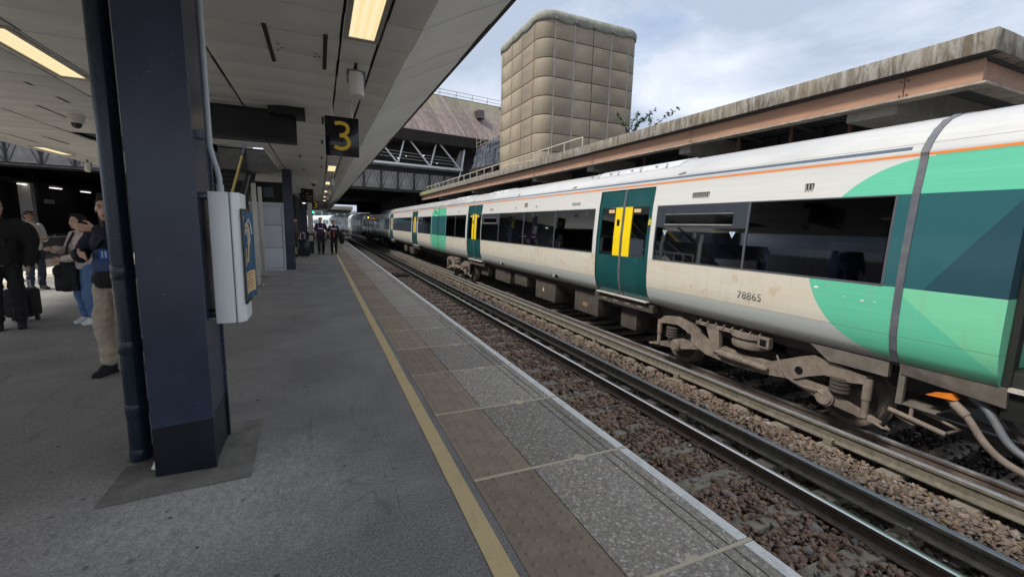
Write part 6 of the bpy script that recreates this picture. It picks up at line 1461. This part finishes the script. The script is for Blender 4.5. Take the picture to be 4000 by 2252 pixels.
def person(loc, face, H, label, skin, hair, top, legs, shoe, pose, vox=.011, group=None, long_hair=False, short=False, sleeve=True, jacket=1.0, head_turn=0.0, beard=None, cap=False):
    """local frame: +x = the person's left, +y = facing; face = compass angle (deg) of the facing direction, 0 = +y world"""
    P = empty('person', loc, label, 'person', group, rad(-face))
    k = H / 1.75
    v = lambda *p: Vector(p) * k
    hip = .93; sh = 1.43
    J = dict(hipL=v(.085, 0, .92), hipR=v(-.085, 0, .92), kneeL=v(.10, .03, .50), kneeR=v(-.10, .03, .50), ankL=v(.105, -.02, .09), ankR=v(-.105, -.02, .09),
             shL=v(.175, -.01, 1.42), shR=v(-.175, -.01, 1.42), elL=v(.235, -.03, 1.13), elR=v(-.235, -.03, 1.13), wrL=v(.24, .06, .88), wrR=v(-.24, .06, .88), head=v(0, .02, 1.63))
    for a, b in pose.items():
        if a in J: J[a] = v(*b)
    hr = Matrix.Rotation(rad(head_turn), 3, 'Z')
    def hp(x, y, z): return J['head'] + hr @ (Vector((x, y, z)) * k)
    # --- body (continuous)
    mb = MB()
    mb.ell(v(0, 0, .95), (.155 * k, .115 * k, .12 * k)); mb.ell(v(0, .005, 1.10), (.14 * k, .10 * k, .16 * k)); mb.ell(v(0, .0, 1.28), (.165 * k, .115 * k, .18 * k)); mb.ell(v(0, -.01, 1.40), (.17 * k, .085 * k, .075 * k))
    mb.capsule(v(0, -.015, 1.42), hp(0, -.02, -.06), .058 * k, .052 * k)
    mb.ell(hp(0, -.012, .025), (.074 * k, .093 * k, .092 * k), 16, 12, hr); mb.ell(hp(0, .022, -.045), (.056 * k, .066 * k, .070 * k), 14, 10, hr); mb.ell(hp(0, .055, -.085), (.030 * k, .028 * k, .026 * k), 10, 8)
    mb.capsule(hp(0, .080, .016), hp(0, .096, -.024), .008 * k, .0125 * k, 8); mb.ell(hp(0, .083, -.058), (.024 * k, .012 * k, .010 * k), 10, 6, hr)
    for s_ in (-1, 1): mb.ell(hp(s_ * .076, -.012, -.005), (.010 * k, .020 * k, .032 * k), 8, 8, hr); mb.ell(hp(s_ * .030, .070, .030), (.022 * k, .014 * k, .008 * k), 8, 6, hr)
    for s_ in 'LR':
        mb.capsule(J['sh' + s_], J['el' + s_], .050 * k, .040 * k); mb.capsule(J['el' + s_], J['wr' + s_], .040 * k, .027 * k)
        mb.capsule(J['hip' + s_], J['knee' + s_], .082 * k, .056 * k); mb.capsule(J['knee' + s_], J['ank' + s_], .056 * k, .038 * k)
        mb.capsule(J['ank' + s_], J['ank' + s_] + v(0, .10, -.052), .034 * k, .026 * k)
        # hand: palm, five fingers
        d = (J['wr' + s_] - J['el' + s_]).normalized(); d = Vector(pose.get('hand' + s_, d)).normalized(); upv = Vector(pose.get('thumb' + s_, (0, .8, .6))); side = (upv - d * upv.dot(d)).normalized(); nrm = d.cross(side)
        w0 = J['wr' + s_]; pc = w0 + d * .055 * k
        for t_ in (-.022, 0, .022): mb.capsule(w0 + d * .012 * k + side * t_ * .6 * k, w0 + d * .085 * k + side * t_ * k, .0155 * k, .0135 * k, 8)
        curl = pose.get('curl' + s_, .35)
        for fi, (t_, L_) in enumerate(((.031, .070), (.0105, .080), (-.0105, .074), (-.031, .058))):
            q0 = w0 + d * .088 * k + side * t_ * k; q1 = q0 + (d * math.cos(curl * .6) + nrm * math.sin(curl * .6)) * L_ * .5 * k; q2 = q1 + (d * math.cos(curl * 1.8) + nrm * math.sin(curl * 1.8)) * L_ * .5 * k
            mb.capsule(q0, q1, .0092 * k, .0085 * k, 8); mb.capsule(q1, q2, .0085 * k, .007 * k, 8)
        a0 = w0 + d * .03 * k + side * .024 * k; a1 = a0 + (d * .6 + side * .75 + nrm * .2) * .042 * k; a2 = a1 + (d * .9 + side * .2 + nrm * .3) * .032 * k
        mb.capsule(a0, a1, .0125 * k, .0105 * k, 8); mb.capsule(a1, a2, .0105 * k, .008 * k, 8)
    B = voxel(mb, 'body', skin, P, vox * .62 if vox < .012 else vox * .8, 2)
    # --- eyes, brows, mouth
    for s_ in (-1, 1):
        mb = MB(); mb.ell(hp(s_ * .030, .0715, .012), (.013 * k, .008 * k, .007 * k), 10, 8, hr); mb.mi = 1; mb.ell(hp(s_ * .030, .0785, .012), (.006 * k, .004 * k, .006 * k), 8, 6, hr)
        mb.build('eye', ['eye_white', 'hair_black'], P, local=True, smooth=60)
        mb = MB(); mb.tube([hp(s_ * .014, .086, .031), hp(s_ * .032, .083, .037), hp(s_ * .048, .070, .032)], .0042 * k, 6); mb.build('eyebrow', hair, P, local=True, smooth=60)
    mb = MB(); mb.ell(hp(0, .088, -.056), (.021 * k, .010 * k, .0035 * k), 10, 6, hr); mb.ell(hp(0, .087, -.064), (.018 * k, .009 * k, .004 * k), 10, 6, hr); mb.build('lips', 'lip', P, local=True, smooth=60)
    if beard:
        mb = MB(); mb.ell(hp(0, .086, -.044), (.024 * k, .008 * k, .005 * k), 10, 6, hr); mb.build('moustache', beard, P, local=True, smooth=60)
    # --- hair
    mb = MB()
    if cap:
        mb.ell(hp(0, -.012, .05), (.082 * k, .10 * k, .075 * k), 14, 10, hr); mb.ell(hp(0, .07, .05), (.06 * k, .08 * k, .012 * k), 12, 6, hr)
        voxel(mb, 'cap', 'cloth_black', P, .008, 2)
    else:
        mb.ell(hp(0, -.028, .052), (.082 * k, .092 * k, .078 * k), 14, 10, hr); mb.ell(hp(0, -.055, .01), (.076 * k, .065 * k, .085 * k), 14, 10, hr); mb.ell(hp(0, .035, .098), (.055 * k, .040 * k, .025 * k), 12, 8, hr)
        if long_hair: mb.ell(hp(0, -.075, -.08), (.085 * k, .05 * k, .16 * k), 14, 10, hr); mb.ell(hp(.065, -.02, -.06), (.03 * k, .055 * k, .12 * k), 10, 8, hr); mb.ell(hp(-.065, -.02, -.06), (.03 * k, .055 * k, .12 * k), 10, 8, hr)
        voxel(mb, 'hair', hair, P, .008, 2, .012, .02)
    # --- top
    e = .016 * jacket * k; mb = MB()
    mb.ell(v(0, 0, 1.02), (.155 * k + e, .118 * k + e, .14 * k)); mb.ell(v(0, .005, 1.12), (.148 * k + e, .108 * k + e, .16 * k)); mb.ell(v(0, 0, 1.28), (.168 * k + e, .118 * k + e, .18 * k)); mb.ell(v(0, -.01, 1.40), (.172 * k + e, .088 * k + e, .08 * k)); mb.tube([v(0, -.01, .90), v(0, -.0, .98), v(0, 0, 1.10)], [.135 * k + e, .145 * k + e, .13 * k + e], 16)
    mb.capsule(v(0, -.015, 1.43), v(0, -.005, 1.485), .078 * k, .064 * k)
    for s_ in 'LR':
        mb.capsule(J['sh' + s_], J['el' + s_], .053 * k + e, .046 * k + e)
        if sleeve: mb.capsule(J['el' + s_], J['el' + s_].lerp(J['wr' + s_], .93), .046 * k + e, .034 * k + e)
    voxel(mb, 'top', top, P, vox, 3, .028 * k, .075)
    # --- trousers / shorts
    mb = MB(); e = .012 * k
    mb.ell(v(0, 0, .96), (.158 * k + e, .118 * k + e, .11 * k))
    for s_ in 'LR':
        mb.capsule(J['hip' + s_], J['knee' + s_], .088 * k + e, (.064 * k if not short else .085 * k) + e)
        if not short: mb.capsule(J['knee' + s_], J['knee' + s_].lerp(J['ank' + s_], .90), .064 * k + e, .054 * k + e)
    voxel(mb, 'trousers' if not short else 'shorts', legs, P, vox, 3, .034 * k, .075)
    # --- shoes
    for s_ in 'LR':
        a = J['ank' + s_]; mb = MB(); g = v(0, 0, 0); fz = a.z
        mb.ell(Vector((a.x, a.y - .005 * k, fz - .022 * k)), (.048 * k, .060 * k, .068 * k)); mb.ell(Vector((a.x, a.y + .04 * k, fz - .035 * k)), (.047 * k, .085 * k, .056 * k)); mb.ell(Vector((a.x, a.y + .07 * k, fz - .052 * k)), (.046 * k, .085 * k, .036 * k)); mb.ell(Vector((a.x, a.y + .125 * k, fz - .058 * k)), (.046 * k, .062 * k, .030 * k)); mb.box(a.x - .043 * k, a.x + .043 * k, a.y - .05 * k, a.y + .165 * k, fz - .09 * k, fz - .068 * k)
        voxel(mb, 'shoe', shoe, P, .009, 2)
    return P

# man gesturing, half hidden by the drainpipe
person((-1.90, 5.56, 0), 205, 1.79, 'man in khaki trousers and dark jacket gesturing, half hidden by the drainpipe', 'skin', 'hair_black', 'cloth_navy', 'cloth_khaki', 'shoe_black',
       dict(elR=(-.25, .12, 1.30), wrR=(-.07, .21, 1.445), handR=(.55, .65, .10), thumbR=(-.2, .2, 1), curlR=.55, elL=(.24, .08, 1.17), wrL=(.09, .25, 1.22), handL=(-1, .30, -.18), thumbL=(0, .3, 1), curlL=.3, hipL=(.10, 0, .92), kneeL=(.125, .05, .50), ankL=(.125, .02, .09), ankR=(-.13, -.08, .09)), vox=.0095, head_turn=30)
def bag_front():
    t = empty('chest_bag', (-1.88, 5.4, 1.05), 'blue and black bag worn across the chest of the man in khaki trousers', 'bag')
    mb = MB()
    mb.ell((-1.90, 5.42, 1.13), (.13, .06, .10), 14, 10); mb.ell((-1.91, 5.41, 1.22), (.10, .05, .08), 14, 10); voxel_bag(mb, 'pouch', 'bag_blue', t)
    mb = MB(); mb.ell((-1.885, 5.435, 1.0), (.16, .10, .10), 14, 10); voxel_bag(mb, 'lower_pouch', 'cloth_black', t)
    mb = MB(); mb.box(-1.93, -1.83, 5.345, 5.352, 1.19, 1.28); mb.build('patch', 'bag_bright', t); mb = MB(); mb.box(-1.91, -1.90, 5.341, 5.344, 1.21, 1.27); mb.box(-1.885, -1.875, 5.341, 5.344, 1.21, 1.27); mb.build('print_bar', 'print_white', t)
    mb = MB(); mb.tube([(-2.0, 5.43, 1.18), (-1.97, 5.41, 1.30), (-1.88, 5.42, 1.42), (-1.80, 5.48, 1.50)], .014, 6); mb.build('strap', 'cloth_black', t)
def voxel_bag(mb, name, mat, t):
    o = voxel(mb, name, mat, t, .012, 2, .01, .06); o.matrix_parent_inverse = Matrix.Translation(t.location).inverted(); return o
bag_front()
# man at the far left edge in black
person((-4.03, 8.28, 0), 155, 1.80, 'grey haired man in black at the left edge of the picture', 'skin_tan', 'hair_grey', 'cloth_black', 'cloth_black', 'shoe_black',
       dict(elL=(.27, -.02, 1.13), wrL=(.24, .12, .90), handL=(-.1, .5, -.85), curlL=.9, elR=(-.27, -.02, 1.13)), vox=.013, jacket=1.9, head_turn=22)
t = empty('black_rucksack', (-3.75, 8.55, 1.1), 'bulky black rucksack on the back of the man at the left edge', 'bag')
mb = MB(); mb.ell((-3.87, 8.52, 1.25), (.14, .16, .25), 14, 10); mb.ell((-3.86, 8.52, 1.02), (.13, .14, .14), 14, 10); voxel_bag(mb, 'pack', 'cloth_black', t)
mb = MB(); mb.tube([(-3.9, 8.36, 1.42), (-3.95, 8.2, 1.36), (-3.93, 8.16, 1.15)], .025, 8); mb.build('strap', 'cloth_black', t)
t = empty('wheeled_case', (-4.05, 8.85, 0), 'soft black wheeled case standing behind the man at the left edge', 'suitcase')
mb = MB(); mb.box(-4.32, -3.98, 8.72, 9.0, .07, .50); mb.build('body', 'cloth_black', t, bev=.05)
mb = MB(); mb.box(-4.27, -4.02, 8.67, 8.72, .14, .38); mb.build('pocket', 'cloth_black', t, bev=.02)
for x in (-4.28, -4.02): mb = MB(); mb.tube([(x - .015, 8.9, .04), (x + .015, 8.9, .04)], .04, 12); mb.build('wheel', 'shoe_black', t)
mb = MB(); mb.tube([(-4.22, 8.95, .50), (-4.22, 8.95, .60), (-4.08, 8.95, .60), (-4.08, 8.95, .50)], .012, 8); mb.build('handle', 'steel', t)
# man with phone
person((-5.62, 12.58, 0), 125, 1.67, 'man in a white shirt looking at his phone', 'skin_dark', 'hair_black', 'cloth_white', 'denim_dark', 'shoe_black',
       dict(elL=(.24, .0, 1.15), wrL=(.10, .28, 1.14), handL=(-.6, .8, .1), elR=(-.24, .0, 1.15), wrR=(-.08, .27, 1.12), handR=(.7, .7, .1)), vox=.014, head_turn=10)
mb = MB(); mb.box(-.04, .04, -.006, .006, 0, .155); o = mb.build('phone', 'black', bev=.004); o.location = (-5.28, 12.40, 1.10); o.rotation_euler = (rad(60), 0, rad(125)); tag(o, 'black phone held by the man in the white shirt', 'phone')
# woman in pale jacket and jeans
person((-3.22, 8.40, 0), 225, 1.62, 'dark haired woman in pale patterned jacket and blue jeans facing the tracks', 'skin', 'hair_black', 'cloth_cream', 'denim', 'shoe_white',
       dict(elL=(.26, .06, 1.16), wrL=(.12, .28, 1.20), elR=(-.26, .06, 1.14), wrR=(-.10, .28, 1.06), kneeL=(.11, .04, .5), kneeR=(-.11, .04, .5)), vox=.013, long_hair=True, jacket=1.5)
t = empty('black_shoulder_bag', (-3.42, 8.3, .5), 'large black bag hanging beside the woman in jeans', 'bag')
mb = MB(); mb.box(-3.49, -3.25, 8.21, 8.35, .52, .84); mb.ell((-3.38, 8.28, .62), (.135, .11, .12), 14, 10); mb.ell((-3.34, 8.28, .92), (.09, .08, .15), 14, 10); mb.ell((-3.44, 8.26, .80), (.07, .09, .10), 14, 10); voxel_bag(mb, 'bag_body', 'cloth_black', t)
mb = MB(); mb.tube([(-3.36, 8.27, 1.02), (-3.32, 8.28, 1.2), (-3.26, 8.32, 1.36)], .014, 6); mb.build('strap', 'cloth_black', t)
# couple in football shirts walking towards us
def shirt_marks(x, y, w_, z, label):
    pass
pa = person((.03, 23.3, 0), 180, 1.80, 'young man in purple striped football shirt walking beside the woman', 'skin_pale', 'hair_brown', 'cloth_purple', 'cloth_black', 'shoe_black', dict(ankL=(.09, .12, .12), kneeL=(.09, .12, .53), ankR=(-.08, -.1, .09), elR=(-.28, -.03, 1.15), wrR=(-.22, .02, .92)), vox=.02, sleeve=False)
pb = person((.62, 23.4, 0), 180, 1.68, 'woman in dark football shirt with a red stripe carrying a black coat', 'skin_pale', 'hair_brown', 'cloth_navy', 'cloth_black', 'shoe_black', dict(ankR=(-.09, .12, .12), kneeR=(-.09, .12, .53), elL=(.27, .03, 1.15), wrL=(.20, .20, .98)), vox=.02, sleeve=False)
for P_, w_ in ((pa, .125), (pb, .145)):
    mb = MB(); mb.box(-w_, w_, .142, .156, 1.235, 1.295); mb.build('sponsor_band', 'print_white', P_, local=True, bev=.003)
    mb = MB(); mb.ell((.09, .142, 1.38), (.022, .01, .026), 8, 6); mb.ell((-.08, .142, 1.38), (.014, .01, .012), 8, 6); mb.build('badge', 'print_white', P_, local=True)
mb = MB(); mb.box(-.03, .03, .138, .150, .86, 1.20); mb.build('red_stripe', 'red_cloth', pb, local=True)
mb = MB(); mb.ell((.98, 23.3, .80), (.15, .14, .30), 12, 10); mb.ell((.92, 23.25, 1.0), (.14, .14, .14), 12, 10); t = empty('carried_coat', (.95, 23.3, .8), 'black coat carried over the arm of the walking woman', 'coat'); voxel_bag(mb, 'coat_body', 'cloth_black', t)
# man with suitcase
person((-1.04, 21.9, 0), 70, 1.78, 'man in cap and shorts standing with a big black suitcase', 'skin_tan', 'hair_black', 'cloth_grey', 'cloth_green', 'shoe_black', dict(elR=(-.26, .10, 1.16), wrR=(-.24, .36, 1.06), elL=(.25, .0, 1.14)), vox=.018, short=True, cap=True)
t = empty('suitcase', (-.66, 21.4, 0), 'large upright black suitcase with its handle pulled up', 'suitcase')
mb = MB(); mb.box(-.93, -.43, 21.3, 21.62, .06, .80); mb.build('shell', 'screen', t, bev=.04)
mb = MB()
for x in (-.86, -.76, -.6, -.5): mb.box(x, x + .02, 21.292, 21.30, .12, .74)
mb.build('shell_rib', 'black', t)
for x in (-.88, -.48):
    for y in (21.36, 21.56): mb = MB(); mb.tube([(x - .02, y, .035), (x + .02, y, .035)], .035, 10); mb.build('wheel', 'print_white', t)
mb = MB(); mb.tube([(-.80, 21.5, .80), (-.80, 21.5, 1.08), (-.62, 21.5, 1.08), (-.62, 21.5, .80)], .012, 8); mb.build('handle', 'steel', t)
